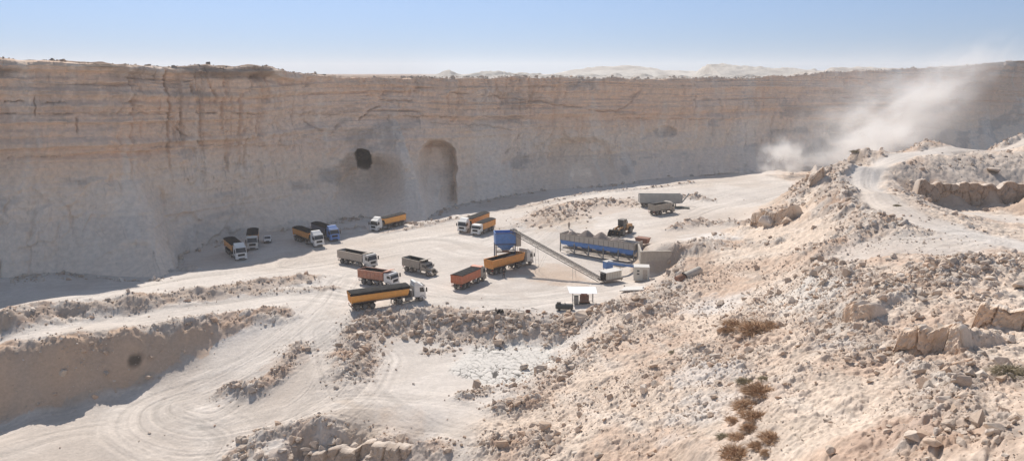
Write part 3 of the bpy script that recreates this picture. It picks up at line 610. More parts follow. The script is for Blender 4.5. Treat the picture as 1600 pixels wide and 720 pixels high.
class MB:
    def __init__(s): s.v = []; s.f = []
    def add(s, v, f):
        n = len(s.v); s.v += [tuple(p) for p in v]; s.f += [tuple(i + n for i in q) for q in f]; return s
    def box(s, x0, x1, y0, y1, z0, z1):
        return s.add([(x0,y0,z0),(x1,y0,z0),(x1,y1,z0),(x0,y1,z0),(x0,y0,z1),(x1,y0,z1),(x1,y1,z1),(x0,y1,z1)],
                     [(0,3,2,1),(4,5,6,7),(0,1,5,4),(1,2,6,5),(2,3,7,6),(3,0,4,7)])
    def prism(s, prof, y0, y1):                 # profile in x,z
        n = len(prof); a = sum(prof[i][0]*prof[(i+1)%n][1]-prof[(i+1)%n][0]*prof[i][1] for i in range(n))
        if a < 0: prof = prof[::-1]
        v = [(x, y0, z) for x, z in prof] + [(x, y1, z) for x, z in prof]
        return s.add(v, [tuple(range(n)), tuple(range(2*n-1, n-1, -1))] + [(i, i+n, (i+1)%n+n, (i+1)%n) for i in range(n)])
    def tube(s, a, b, r, n=10, r2=None):
        a = Vector(a); b = Vector(b); d = (b - a).normalized(); u = d.orthogonal().normalized(); w = d.cross(u); r2 = r if r2 is None else r2
        v = [a + (u*math.cos(t)+w*math.sin(t))*r for t in [2*math.pi*i/n for i in range(n)]] + [b + (u*math.cos(t)+w*math.sin(t))*r2 for t in [2*math.pi*i/n for i in range(n)]]
        return s.add(v, [tuple(range(n-1,-1,-1)), tuple(range(n, 2*n))] + [(i, (i+1)%n, (i+1)%n+n, i+n) for i in range(n)])
    def bar(s, a, b, w):
        return s.tube(a, b, w * .7, 4)
    def lathe(s, prof, y=0, n=20):              # profile (r, y) revolved round the y axis
        v = []; m = len(prof)
        for i in range(n):
            t = 2*math.pi*i/n; v += [(r*math.cos(t), yy + y, r*math.sin(t)) for r, yy in prof]
        return s.add(v, [(i*m+j, i*m+j+1, ((i+1)%n)*m+j+1, ((i+1)%n)*m+j) for i in range(n) for j in range(m-1)])
    def build(s, name, m, parent=None, bevel=0, smooth=False, loc=None, rot=None):
        me = bpy.data.meshes.new(name); me.from_pydata(s.v, [], s.f); me.update()
        me.materials.append(M[m] if isinstance(m, str) else m)
        if smooth: me.polygons.foreach_set('use_smooth', [True]*len(me.polygons))
        o = bpy.data.objects.new(name, me); COL.objects.link(o)
        if parent: o.parent = parent
        if loc: o.location = loc
        if rot: o.rotation_euler = rot
        if bevel:
            b = o.modifiers.new('bevel', 'BEVEL'); b.width = bevel; b.segments = 2; b.limit_method = 'ANGLE'
        return o
def tag(o, label, cat, group=None, kind=None):
    o['label'] = label; o['category'] = cat
    if group: o['group'] = group
    if kind: o['kind'] = kind
    return o
def thing(name, label, cat, loc=(0,0,0), rz=0, group=None):
    o = bpy.data.objects.new(name, None); COL.objects.link(o); o.empty_display_size = .3
    o.location = loc; o.rotation_euler = (0, 0, rz); return tag(o, label, cat, group)
def inst(name, me, parent, loc=(0,0,0), rot=(0,0,0)):
    o = bpy.data.objects.new(name, me); COL.objects.link(o); o.parent = parent; o.location = loc; o.rotation_euler = rot; return o
# shared wheel meshes
def _mesh(mb, name, m, smooth=False):
    o = mb.build(name, m, smooth=smooth); me = o.data; bpy.data.objects.remove(o); return me
def tyre_mesh(r, w):
    p = [(r*.55, -w/2), (r*.9, -w/2), (r, -w*.4), (r, w*.4), (r*.9, w/2), (r*.55, w/2), (r*.5, w*.3), (r*.5, -w*.3), (r*.55, -w/2)]
    mb = MB().lathe(p, 0, 22)
    for i in range(22):                         # tread lugs
        t = 2*math.pi*(i+.5)/22; c, s_ = math.cos(t), math.sin(t)
        a = Vector((c*r*.985, 0, s_*r*.985)); tx = Vector((-s_, 0, c)); q = Vector((c, 0, s_))*.025
        v = [a + tx*k*.04*r + Vector((0, yy*w*.42, 0)) + (q if h else Vector()) for h in (0, 1) for k in (-1, 1) for yy in (-1, 1)]
        mb.add(v, [(0,1,3,2),(4,6,7,5),(0,4,5,1),(2,3,7,6),(0,2,6,4),(1,5,7,3)])
    return _mesh(mb, 'wheel', 'tyre')
def rim_mesh(r, w):
    p = [(0.001, w*.36), (r*.16, w*.36), (r*.2, w*.22), (r*.42, w*.2), (r*.5, w*.42), (r*.56, w*.47), (r*.56, w*.3)]
    p2 = [(a, -b) for a, b in p[::-1]]
    return _mesh(MB().lathe(p + p2, 0, 16), 'rim', 'rim')
TY = tyre_mesh(.52, .32); TYD = tyre_mesh(.52, .62); RM = rim_mesh(.52, .32); RMD = rim_mesh(.52, .62)
def wheels(t, xs, track=1.02, dual=False):
    for x in xs:
        for s in (-1, 1):
            y = s * (track - (.12 if dual else 0))
            w = inst('wheel', TYD if dual else TY, t, (x, y, .52), (0, random.random()*6, 0)); inst('rim', RMD if dual else RM, w)
def make_cab(t, x0, x1, col, high=True, deflector=True, z0=.95, zt=None, dark_roof=False):
    """cab-over tractor cab, back at x0, nose at x1"""
    zt = zt or (3.0 if high else 2.75)
    mb = MB().prism([(x0, z0), (x1 - .02, z0 - .25), (x1, z0 + .35), (x1 - .03, 1.75), (x1 - .32, zt - .18), (x1 - .5, zt), (x0 + .05, zt + .03), (x0, zt - .1)], -1.22, 1.22)
    cab = mb.build('cab', col, t, bevel=.07)
    # windscreen in the slanted face
    a = Vector((x1 - .035, 0, 1.80)); b = Vector((x1 - .30, 0, zt - .26)); n = Vector((1, 0, .22)).normalized() * .03
    MB().add([a + Vector((0, -1.08, 0)) + n, a + Vector((0, 1.08, 0)) + n, b + Vector((0, 1.02, 0)) + n, b + Vector((0, -1.02, 0)) + n,
              a + Vector((0, -1.08, 0)) - n, a + Vector((0, 1.08, 0)) - n, b + Vector((0, 1.02, 0)) - n, b + Vector((0, -1.02, 0)) - n],
             [(0,1,2,3),(4,7,6,5),(0,4,5,1),(2,6,7,3),(1,5,6,2),(3,7,4,0)]).build('windscreen', 'glass', cab)
    for s in (-1, 1):
        MB().prism([(x1 - .28, 1.72), (x1 - 1.15, 1.80), (x1 - 1.15, zt - .42), (x1 - .48, zt - .42)], s*1.215, s*1.235).build('side_window', 'glass', cab)
        MB().prism([(x1 - .16, .80), (x1 - 1.22, .80), (x1 - 1.22, zt - .34), (x1 - .42, zt - .34), (x1 - .16, 1.62)], s*1.20, s*1.228).build('door', col, cab)
        MB().box(x1 - .02, x1 + .17, s*1.27, s*1.47, 1.75, 2.5).build('mirror', 'black', cab)
        MB().box(x1 - .02, x1 + .05, s*1.12, s*.78, .62, .82).build('headlight', 'lamp', cab)
        MB().prism([(x1 - .75 + .62*math.cos(q), .52 + .62*math.sin(q)) for q in [math.pi*i/8 for i in range(9)]] + [(x1 - .75 + .54*math.cos(q), .52 + .54*math.sin(q)) for q in [math.pi*i/8 for i in range(8, -1, -1)]], s*1.0, s*1.24).build('wheel_arch', 'black', cab)
        MB().box(x1 - 1.5, x1 - 1.25, s*.95, s*1.2, .45, .95).build('step', 'black', cab)
    MB().box(x1 - .01, x1 + .035, -.72, .72, 1.02, 1.52).box(x1 + .03, x1 + .045, -.74, .74, 1.22, 1.26).box(x1 + .03, x1 + .045, -.74, .74, 1.38, 1.41).build('grille', 'black', cab)
    MB().prism([(x1 - .6, .36), (x1 + .08, .36), (x1 + .10, .78), (x1 + .03, .90), (x1 - .6, .90)], -1.23, 1.23).build('bumper', col, cab, bevel=.04)
    MB().box(x1 + .095, x1 + .115, -.6, .6, .42, .6).build('air_intake', 'black', cab)
    MB().prism([(x1 - .28, zt - .22), (x1 + .02, zt - .26), (x1 + .02, zt - .3), (x1 - .28, zt - .27)], -1.1, 1.1).build('sun_visor', 'black', cab)
    for k in (-.45, .45): MB().bar((x1 + .02, k, 1.80), (x1 - .1, k + .5, 2.15), .02).build('wiper', 'black', cab)
    if deflector:
        MB().prism([(x1 - .75, zt + .02), (x0 + .5, zt + .66), (x0 + .1, zt + .68), (x0 + .06, zt + .03)], -1.1, 1.1).build('wind_deflector', col, cab, bevel=.06)
    return cab
def wall_ring(x0, x1, y, z0, z1, w=.09, slope=0.):
    """four upright walls of an open body; slope leans the rear and front"""
    mb = MB()
    mb.box(x0, x1, -y, -y + w, z0, z1).box(x0, x1, y - w, y, z0, z1).box(x1 - w, x1, -y + w, y - w, z0, z1)
    mb.box(x0, x1, -y + w, y - w, z0, z0 + .08); return mb
def tip_body(t, x0, x1, z0, z1, col, ribs=8, tarp=None, canopy=False, load=None, tail_lean=.12, round_=False):
    y = 1.25
    if round_:
        prof = [(y, z1), (y, z0 + .55), (y - .14, z0 + .22), (y - .5, z0), (-y + .5, z0), (-y + .14, z0 + .22), (-y, z0 + .55), (-y, z1)]
        inn = [(a * .93, max(b, z0 + .09) if i not in (0, 7) else b) for i, (a, b) in enumerate(prof)]
        v = [(x0 + (z1 - b) * .12, a, b) for a, b in prof] + [(x1 - (z1 - b) * .30, a, b) for a, b in prof] + [(x0 + (z1 - b)*.12, a, b) for a, b in inn] + [(x1 - .1 - (z1 - b) * .30, a, b) for a, b in inn]
        f = [(i, i+1, i+9, i+8) for i in range(7)] + [(i+16, i+24, i+25, i+17) for i in range(7)] + [(0, 8, 24, 16), (7, 23, 31, 15), tuple(range(8, 16)), tuple(range(31, 23, -1)), (8, 15, 31, 24)]
        b = MB().add(v, f).build('tipper_body', col, t)
    else:
        b = wall_ring(x0, x1, y, z0, z1).build('tipper_body', col, t)
    r = MB()
    for k in range(ribs + 1):
        x = x0 + .35 + (x1 - x0 - (1.2 if round_ else .45)) * k / max(ribs, 1)
        for s in (-1, 1):
            if ribs: r.box(x - .05, x + .05, s*y, s*(y + .06), z0 + (.5 if round_ else 0), z1 - .02)
    if ribs:
        for s in (-1, 1): r.box(x0, x1, s*y, s*(y + .03), z0 + (.5 if round_ else 0), z0 + .1 + (.5 if round_ else 0))
        r.build('side_ribs', col, b)
    rl = MB()
    for s in (-1, 1): rl.box(x0, x1, s*(y - .08), s*(y + .07), z1, z1 + .09)
    rl.box(x1 - .1, x1, -y + .08, y - .08, z1, z1 + .09)
    rl.build('top_rail', col, b)
    tg = MB().prism([(x0 - .06, z1 + .12), (x0 + .0, z1 + .12), (x0 + tail_lean * (z1 - z0) + .0, z0 - .02), (x0 + tail_lean*(z1 - z0) - .07, z0 - .02)], -y + .01, y - .01)
    for k in (-.8, -.27, .27, .8): tg.prism([(x0 - .13, z1), (x0 - .05, z1), (x0 + tail_lean*(z1-z0) - .06, z0 + .05), (x0 + tail_lean*(z1-z0) - .13, z0 + .05)], k - .04, k + .04)
    tg.build('tailgate', col, t)
    # dark scuffed lining inside
    ln = MB(); w = .1
    ln.box(x0 + .1, x1 - w - .01, -y + w + .002, -y + w + .02, z0 + .3, z1 - .01).box(x0 + .1, x1 - w - .01, y - w - .02, y - w - .002, z0 + .3, z1 - .01).box(x1 - w - .03, x1 - w - .012, -y + w + .03, y - w - .03, z0 + .3, z1 - .01)
    ln.box(x0 + .3, x1 - (.6 if round_ else .2), -y + .3, y - .3, z0 + .10, z0 + .14)
    ln.build('bed_lining', 'black', b)
    if tarp:
        hz = z1 + .09; n = 14; v = []; f = []; drop = tarp
        for i in range(n + 1):
            x = x0 - .03 + (x1 - x0 + .04) * i / n
            bow = .05 * math.sin(i * 2.1) + (.10 if i % 3 == 0 else 0.)
            for yy, zz in ((-y - .085, -drop), (-y - .08, .02), (-y * .5, .10 + bow), (0, .14 + bow), (y * .5, .10 + bow), (y + .08, .02), (y + .085, -drop)): v.append((x, yy, hz + zz))
        for i in range(n):
            for j in range(6): f.append((i*7+j, (i+1)*7+j, (i+1)*7+j+1, i*7+j+1))
        f.append(tuple(range(6, -1, -1))); f.append(tuple(n*7 + j for j in range(7)))
        o = MB().add(v, f).build('tarpaulin', 'tarp', t)
        so_ = o.modifiers.new('s', 'SOLIDIFY'); so_.thickness = .03
    if canopy:
        MB().prism([(x1, z1 - .1), (x1 + .08, z1 + .3), (x1 + 1.0, z1 + .42), (x1 + 1.0, z1 + .34), (x1 + .1, z1 + .15)], -1.2, 1.2).build('cab_guard', col, b)
    return b
def tail_lights(t, x):
    for s in (-1, 1): MB().box(x - .06, x, s*.75, s*1.15, .85, 1.0).build('tail_light', 'redlamp', t)
    MB().box(x - .05, x + .06, -1.15, 1.15, .55, .70).build('rear_bumper', 'chassis', t)
def semi(label, x, y, z, hd, cabcol='white', body='orange', high=True, deflector=True, tarp=.10, L=13.2, ribs=0, chassis='chassis', load=False, group='tipper trucks standing on the pit floor'):
    t = thing('tipper_truck', label, 'truck', (x, y, z), R(hd), group)
    h = L / 2; F = h
    make_cab(t, F - 2.25, F - .1, cabcol, high, deflector)
    mb = MB()
    for s in (-1, 1): mb.box(F - 6.3, F - .4, s*.35, s*.45, .82, 1.08)
    for k in range(5): mb.box(F - 6.2 + k*1.3, F - 6.1 + k*1.3, -.35, .35, .85, 1.05)
    mb.box(F - 2.9, F - 2.4, -1.05, 1.05, .95, 2.2)
    mb.build('tractor_chassis', chassis, t)
    wheels(t, [F - 1.05]); wheels(t, [F - 4.9], dual=True)
    for s in (-1, 1):
        MB().tube((F - 3.9, s*.92, .72), (F - 2.6, s*.92, .72), .30, 12).build('fuel_tank', 'steel', t)
        MB().prism([(F - 4.9 + .66*math.cos(q), .52 + .66*math.sin(q)) for q in [R(20 + 140*i/8) for i in range(9)]] + [(F - 4.9 + .62*math.cos(q), .52 + .62*math.sin(q)) for q in [R(160 - 140*i/8) for i in range(9)]], s*.58, s*1.22).build('mudguard', 'black', t)
    MB().tube((F - 2.55, -1.0, 1.2), (F - 2.55, -1.0, 3.2), .07, 8).build('exhaust_stack', 'steel', t)
    x1 = F - 3.0
    # trailer
    mb = MB()
    for s in (-1, 1): mb.box(-h + .2, x1 - .4, s*.42, s*.54, 1.02, 1.30)
    for k in range(7): mb.box(-h + .6 + k*1.2, -h + .7 + k*1.2, -.42, .42, 1.06, 1.26)
    mb.box(x1 - 1.5, x1 + .1, -.5, .5, 1.12, 1.30)
    fr = mb.build('trailer_frame', chassis, t)
    wheels(t, [-h + 1.1, -h + 2.42, -h + 3.74], dual=True)
    for s in (-1, 1):
        MB().box(x1 - 3.0, x1 - 2.85, s*.72, s*.86, .12, 1.1).box(x1 - 3.08, x1 - 2.77, s*.66, s*.92, .05, .12).build('landing_leg', chassis, t)
        MB().box(-h + .4, -h + 4.4, s*.7, s*1.22, 1.10, 1.15).build('mudguard', 'black', t)
    MB().tube((x1 - 2.4, -.95, .85), (x1 - 1.7, -.95, .85), .22, 10).build('air_tank', 'offwhite', t)
    b = tip_body(t, -h, x1, 1.32, 3.02, body, ribs=ribs, tarp=tarp, round_=True)
    MB().tube((x1 - .05, 0, 1.3), (x1 - .05, 0, 3.0), .16, 10).build('lift_cylinder', 'steel', t)
    tail_lights(t, -h + .15)
    if load:
        heap(t, x1 - 4.2, x1 - 1.0, 2.75)
    return t
def heap(t, x0, x1, z):
    n = 12; v = []; f = []
    for i in range(n + 1):
        for j in range(n + 1):
            u, w = i/n*2-1, j/n*2-1; v.append(((x0+x1)/2+u*(x1-x0)/2, w*1.12, z - .5 + .75*max(0, 1-u*u)**.8*max(0, 1-w*w*.7) + random.uniform(-.03, .03)))
    for i in range(n):
        for j in range(n): f.append((i*(n+1)+j, (i+1)*(n+1)+j, (i+1)*(n+1)+j+1, i*(n+1)+j+1))
    g = MB().add(v, f).build('sand_load', 'gravel', t, smooth=True)
def rigid(label, x, y, z, hd, cabcol='white', body='tan', L=8.8, high=True, deflector=False, tarp=None, canopy=True, ribs=9, bz=(1.25, 2.75), axles=4, group='tipper trucks standing on the pit floor'):
    t = thing('tipper_truck', label, 'truck', (x, y, z), R(hd), group); h = L/2; F = h
    make_cab(t, F - 2.0, F - .1, cabcol, high, deflector, zt=2.95 if high else 2.7)
    mb = MB()
    for s in (-1, 1): mb.box(-h + .3, F - .4, s*.38, s*.50, .85, 1.14)
    for k in range(6): mb.box(-h + .6 + k*1.25, -h + .72 + k*1.25, -.38, .38, .9, 1.1)
    mb.build('chassis', 'chassis', t)
    wheels(t, [F - 1.0] + ([F - 2.85] if axles == 4 else [])); wheels(t, [-h + 1.25, -h + 2.65], dual=True)
    for s in (-1, 1):
        MB().tube((F - 4.4, s*.88, .72), (F - 3.5, s*.88, .72), .28, 12).build('fuel_tank', 'steel', t)
        MB().box(-h + .5, -h + 3.4, s*.68, s*1.2, 1.12, 1.16).build('mudguard', 'black', t)
    tip_body(t, -h, F - 2.15, bz[0], bz[1], body, ribs=ribs, tarp=tarp, canopy=canopy)
    MB().tube((F - 2.35, 0, 1.2), (F - 2.35, 0, 2.6), .14, 10).build('lift_cylinder', 'steel', t)
    tail_lights(t, -h + .15)
    return t
def bonnet_truck(label, x, y, z, hd, col='dirtgrey', L=7.6):
    t = thing('dump_truck', label, 'truck', (x, y, z), R(hd), 'tipper trucks standing on the pit floor'); h = L/2; F = h
    mb = MB().prism([(F - 3.0, .9), (F - 1.35, .9), (F - 1.35, 1.75), (F - 1.55, 2.35), (F - 1.75, 2.52), (F - 2.9, 2.5), (F - 3.0, 2.4)], -1.08, 1.08)
    cab = mb.build('cab', col, t, bevel=.12)
    bon = MB().add([(F - 1.4, -.85, .8), (F - .12, -.62, .75), (F - .12, .62, .75), (F - 1.4, .85, .8), (F - 1.4, -.82, 1.78), (F - .25, -.5, 1.52), (F - .25, .5, 1.52), (F - 1.4, .82, 1.78)],
                  [(0,3,2,1),(4,5,6,7),(0,1,5,4),(1,2,6,5),(2,3,7,6),(3,0,4,7)]).build('bonnet', col, t, bevel=.14)
    MB().box(F - .19, F - .10, -.42, .42, .85, 1.38).build('grille', 'black', bon)
    MB().prism([(F - 1.37, 1.82), (F - 1.55, 2.30), (F - 1.51, 2.31), (F - 1.33, 1.83)], -.95, .95).build('windscreen', 'glass', cab)
    for s in (-1, 1):
        MB().prism([(F - 1.6, 1.72), (F - 2.5, 1.72), (F - 2.5, 2.25), (F - 1.72, 2.25)], s*1.075, s*1.09).build('side_window', 'glass', cab)
        MB().prism([(F - .85 + .68*math.cos(q), .52 + .66*math.sin(q)) for q in [math.pi*i/10 for i in range(11)]] + [(F - .85 + .58*math.cos(q), .52 + .56*math.sin(q)) for q in [math.pi*i/10 for i in range(10, -1, -1)]], s*.72, s*1.18).build('front_wing', col, t, bevel=.03)
        MB().tube((F - .28, s*.86, 1.02), (F - .14, s*.86, 1.02), .13, 12).build('headlight', 'lamp', t)
        MB().box(F - 1.45, F - 1.32, s*1.18, s*1.36, 1.6, 2.1).build('mirror', 'black', cab)
        MB().tube((F - 3.9, s*.85, .72), (F - 3.1, s*.85, .72), .27, 12).build('fuel_tank', 'steel', t)
    MB().box(F - .16, F + .02, -1.15, 1.15, .5, .72).build('bumper', col, t, bevel=.03)
    MB().box(F - 2.9, F - 2.5, .25, .85, 2.5, 2.95).build('air_filter', 'black', cab, bevel=.05)
    mb = MB()
    for s in (-1, 1): mb.box(-h + .3, F - .3, s*.38, s*.5, .82, 1.1)
    mb.build('chassis', 'chassis', t)
    wheels(t, [F - .85], .98); wheels(t, [-h + 1.1, -h + 2.45], dual=True)
    tip_body(t, -h, F - 3.1, 1.2, 2.75, col, ribs=8, canopy=True)
    tail_lights(t, -h + .15)
    return t
def fc(px, py, hd, L, z=None):
    """centre of a vehicle of length L whose front middle stands at photo pixel px,py"""
    x, y, g = PG(px, py); x -= math.cos(R(hd)) * L/2; y -= math.sin(R(hd)) * L/2
    return x, y, zb1(x, y) + .02 if z is None else z
# slopes: each vehicle sits on the ground, tilted with it
def seat(t, L):
    hd = t.rotation_euler[2]; x, y, _ = t.location
    c, s_ = math.cos(hd), math.sin(hd)
    za, zb_ = zt(x + c*L*.38, y + s_*L*.38), zt(x - c*L*.38, y - s_*L*.38)
    zl, zr = zt(x - s_*1, y + c*1), zt(x + s_*1, y - c*1)
    t.location.z = (za + zb_) / 2 + .02
    t.rotation_euler = (math.atan2(zl - zr, 2) * .5, -math.atan2(za - zb_, L*.76), hd)
def put(fn, label, px, py, hd, L, **k):
    x, y, z = fc(px, py, hd, L); t = fn(label, x, y, z, hd, L=L, **k); seat(t, L); return t
put(semi, 'orange tipper semi-trailer truck with white cab in the cliff shadow, leftmost of all trucks', 378, 406, -58, 11.5)
put(semi, 'tipper truck with pale cab and orange body parked beside the small white car', 395, 392, -73, 11.5, cabcol='offwhite', deflector=False)
put(semi, 'orange tipper truck with white cab standing beside the blue truck at the shadow edge', 500, 387, -50, 12)
put(semi, 'blue tractor truck with high blue cab and dark blue trailer', 524, 378, -54, 12, cabcol='blue', body='navy')
put(semi, 'white cab truck with bright orange trailer alone at the foot of the cliff', 583, 361, -124, 11.5, body='amber', tarp=.12, cabcol='white')
put(rigid, 'dusty beige ribbed tipper truck with white cab, behind the rust orange one', 584, 419.5, -37, 10.0, body='tan', cabcol='offwhite', ribs=12)
put(bonnet_truck, 'old dusty grey dump truck with a rounded bonnet in the middle of the yard', 679, 430, -37, 8.0)
put(rigid, 'rust orange tipper truck with white cab half hidden behind the long orange trailer', 619, 449, -28, 8.2, body='rust_orange', cabcol='white', ribs=6, high=False)
put(semi, 'long side-on orange trailer truck with black top and white cab, nearest truck in the yard', 663, 468.5, 27, 13.6, body='amber', tarp=.42, cabcol='white')
put(rigid, 'red-orange tipper truck seen from behind, parked left of the loading hopper', 752, 437, 61, 9.0, body='red_orange', cabcol='dirtgrey', ribs=0, tarp=.05, canopy=True)
put(semi, 'open orange trailer truck being loaded under the blue hopper tower', 827, 412, 50, 13.2, tarp=None, load=True, cabcol='offwhite', body='orange')
put(semi, 'tall white cab truck with orange trailer, left of the pair parked behind the hopper', 721, 364, -118, 12.5)
put(rigid, 'shorter white cab truck with orange body, right of the pair parked behind the hopper', 742, 368, -118, 8.6, body='orange', cabcol='white', high=False, ribs=0, tarp=.06, canopy=False)
put(rigid, 'dirty brown dump truck standing in front of the grey trailer', 1049, 331, 38, 8.2, body='dirtgrey', cabcol='dirtgrey', high=False, axles=3, ribs=7)
# detached grey trailer
x, y, g = PG(1032, 323)
t = thing('grey_trailer', 'long faded grey semi-trailer without tractor at the back of the yard', 'trailer', (x, y, g), R(2))
b = wall_ring(-6.2, 5.9, 1.25, 1.1, 3.4, .08).build('trailer_body', 'greytrailer', t)
mb = MB()
for k in range(14):
    for s in (-1, 1): mb.box(-6.0 + k*.9, -5.93 + k*.9, s*1.25, s*1.30, 1.1, 3.38)
mb.build('side_posts', 'greytrailer', b)
MB().box(-6.28, -6.2, -1.24, 1.24, 1.1, 3.4).build('tailgate', 'greytrailer', t)
mb = MB()
for s in (-1, 1): mb.box(-6.2, 5.9, s*1.17, s*1.32, 3.4, 3.5)
mb.build('top_rail', 'greytrailer', b)
mb = MB()
for s in (-1, 1): mb.box(-6.0, 5.6, s*.42, s*.55, .86, 1.09)
mb.build('trailer_frame', 'chassis', t)
wheels(t, [-5.0, -3.7, -2.4], dual=True)
for s in (-1, 1): MB().box(3.6, 3.78, s*.7, s*.85, 0.03, 1.0).build('landing_leg', 'chassis', t)
MB().tube((6.1, .2, 1.0), (8.4, 1.6, 3.4), .22, 8).build('drawbar_arm', 'greytrailer', t)
seat(t, 9)
# green pipe lying beyond the dump truck
p0 = PG(1054, 325); p1 = PG(1077, 327)
tag(MB().tube((p0[0], p0[1], p0[2] + .3), (p1[0], p1[1], p1[2] + .3), .27, 12).build('pipe', 'pipe'), 'dull green pipe lying on the ground right of the dirty brown dump truck', 'pipe')
# small white car in the shadow
def car(label, px, py, hd):
    x, y, z = fc(px, py, hd, 4.2); t = thing('parked_car', label, 'car', (x, y, z), R(hd))
    b = MB().prism([(-2.1,.35),(2.05,.32),(2.12,.6),(2.0,.82),(1.05,.98),(.35,1.42),(-1.2,1.45),(-1.95,1.02),(-2.12,.85)], -.84, .84).build('car_body', 'white', t, bevel=.09)
    MB().prism([(1.03,1.0),(.36,1.40),(.42,1.42),(1.09,1.02)], -.68, .68).build('windscreen', 'glass', b)
    MB().prism([(-1.9,1.06),(-1.2,1.42),(-1.26,1.44),(-1.97,1.08)], -.66, .66).build('rear_window', 'glass', b)
    for s in (-1, 1):
        MB().prism([(.85,1.0),(.28,1.36),(-1.1,1.38),(-1.6,1.02)], s*.835, s*.855).build('side_window', 'glass', b)
        MB().box(2.02, 2.12, s*.5, s*.78, .58, .74).build('headlight', 'lamp', b); MB().box(.75, .9, s*.86, s*1.02, .98, 1.12).build('mirror', 'white', b)
    MB().box(2.06, 2.14, -.4, .4, .5, .66).build('grille', 'black', b)
    MB().box(2.06, 2.15, -.8, .8, .33, .46).build('bumper', 'black', b)
    me = tyre_mesh(.32, .2); rmm = rim_mesh(.32, .2)
    for xx in (-1.3, 1.3):
        for s in (-1, 1): w = inst('wheel', me, t, (xx, s*.76, .32)); inst('rim', rmm, w)
    seat(t, 4)
car('small white car in the cliff shadow right of the two parked trucks', 418, 381, -75)
# wheel loader
def loader():
    x, y, g = PG(972, 366); hd = -128
    t = thing('wheel_loader', 'yellow-brown wheel loader with raised dark bucket driving behind the gravel bins', 'wheel loader', (x, y, g), R(hd))
    MB().prism([(-3.3,.9),(-3.3,1.9),(-3.0,2.15),(-.9,2.25),(-.5,2.0),(-.5,.8)], -.95, .95).build('engine_hood', 'yellow', t, bevel=.08)
    MB().box(-3.65, -3.2, -1.2, 1.2, .7, 1.5).build('counterweight', 'chassis', t, bevel=.08)
    MB().box(-.6, 1.6, -.55, .55, .75, 1.35).build('front_frame', 'yellow', t)
    cab = MB().box(-.9, .75, -.78, .78, 3.42, 3.56).box(-.9,-.8,-.76,-.66,1.9,3.42).box(-.9,-.8,.66,.76,1.9,3.42).box(.6,.7,-.76,-.66,1.9,3.42).box(.6,.7,.66,.76,1.9,3.42).box(-.9,.7,-.76,.76,1.5,1.95).build('cab', 'chassis', t)
    for a in ((.62,.66,-.65,.65,1.96,3.4),(-.87,-.83,-.65,.65,1.96,3.4),(-.79,.59,-.75,-.71,1.96,3.4),(-.79,.59,.71,.75,1.96,3.4)): MB().box(*a).build('cab_window', 'glass', cab)
    for s in (-1, 1):
        MB().prism([(.3,1.7),(.6,2.1),(2.2,1.9),(3.3,.85),(3.1,.6),(2.0,1.45),(.7,1.6)], s*.5, s*.68).build('lift_arm', 'yellow', t)
        MB().tube((.4, s*.45, 1.1), (1.9, s*.45, 1.5), .1, 8).build('hydraulic_ram', 'steel', t)
        MB().box(-.95,-.35,s*1.2,s*.8,1.3,1.36).build('step', 'chassis', t)
        MB().tube((.75, s*.7, 3.6), (.85, s*.7, 3.6), .09, 8).build('work_lamp', 'lamp', cab)
    pr = [(3.1,.35),(4.2,.15),(4.25,.22),(3.35,.5),(3.15,1.0),(3.3,1.5),(3.2,1.58),(3.0,1.3),(2.95,.7)]
    mb = MB().prism(pr, -1.5, 1.5)
    for s in (-1, 1): mb.prism([(3.0,.4),(4.2,.18),(4.0,.8),(3.3,1.55),(2.98,1.0)], s*1.5, s*1.56)
    for k in range(8): mb.box(4.2, 4.4, -1.4 + k*.39, -1.3 + k*.39, .14, .2)
    mb.build('bucket', 'black', t)
    me = tyre_mesh(.80, .62); rmm = rim_mesh(.80, .62)
    for xx in (-1.9, 1.5):
        for s in (-1, 1): w = inst('wheel', me, t, (xx, s*1.12, .80)); inst('rim', rmm, w)
    MB().tube((-1.6, .5, 2.2), (-1.6, .5, 3.0), .08, 8).build('exhaust_stack', 'black', t)
    seat(t, 5)
loader()
# ---------------------------------------------------------------- gravel bin row
zg = 0.05
bang = math.atan2(BU[1], BU[0])
t = thing('gravel_bin_row', 'row of blue gravel hoppers with beige walls on steel legs', 'gravel bins', (BA[0], BA[1], zg), bang)
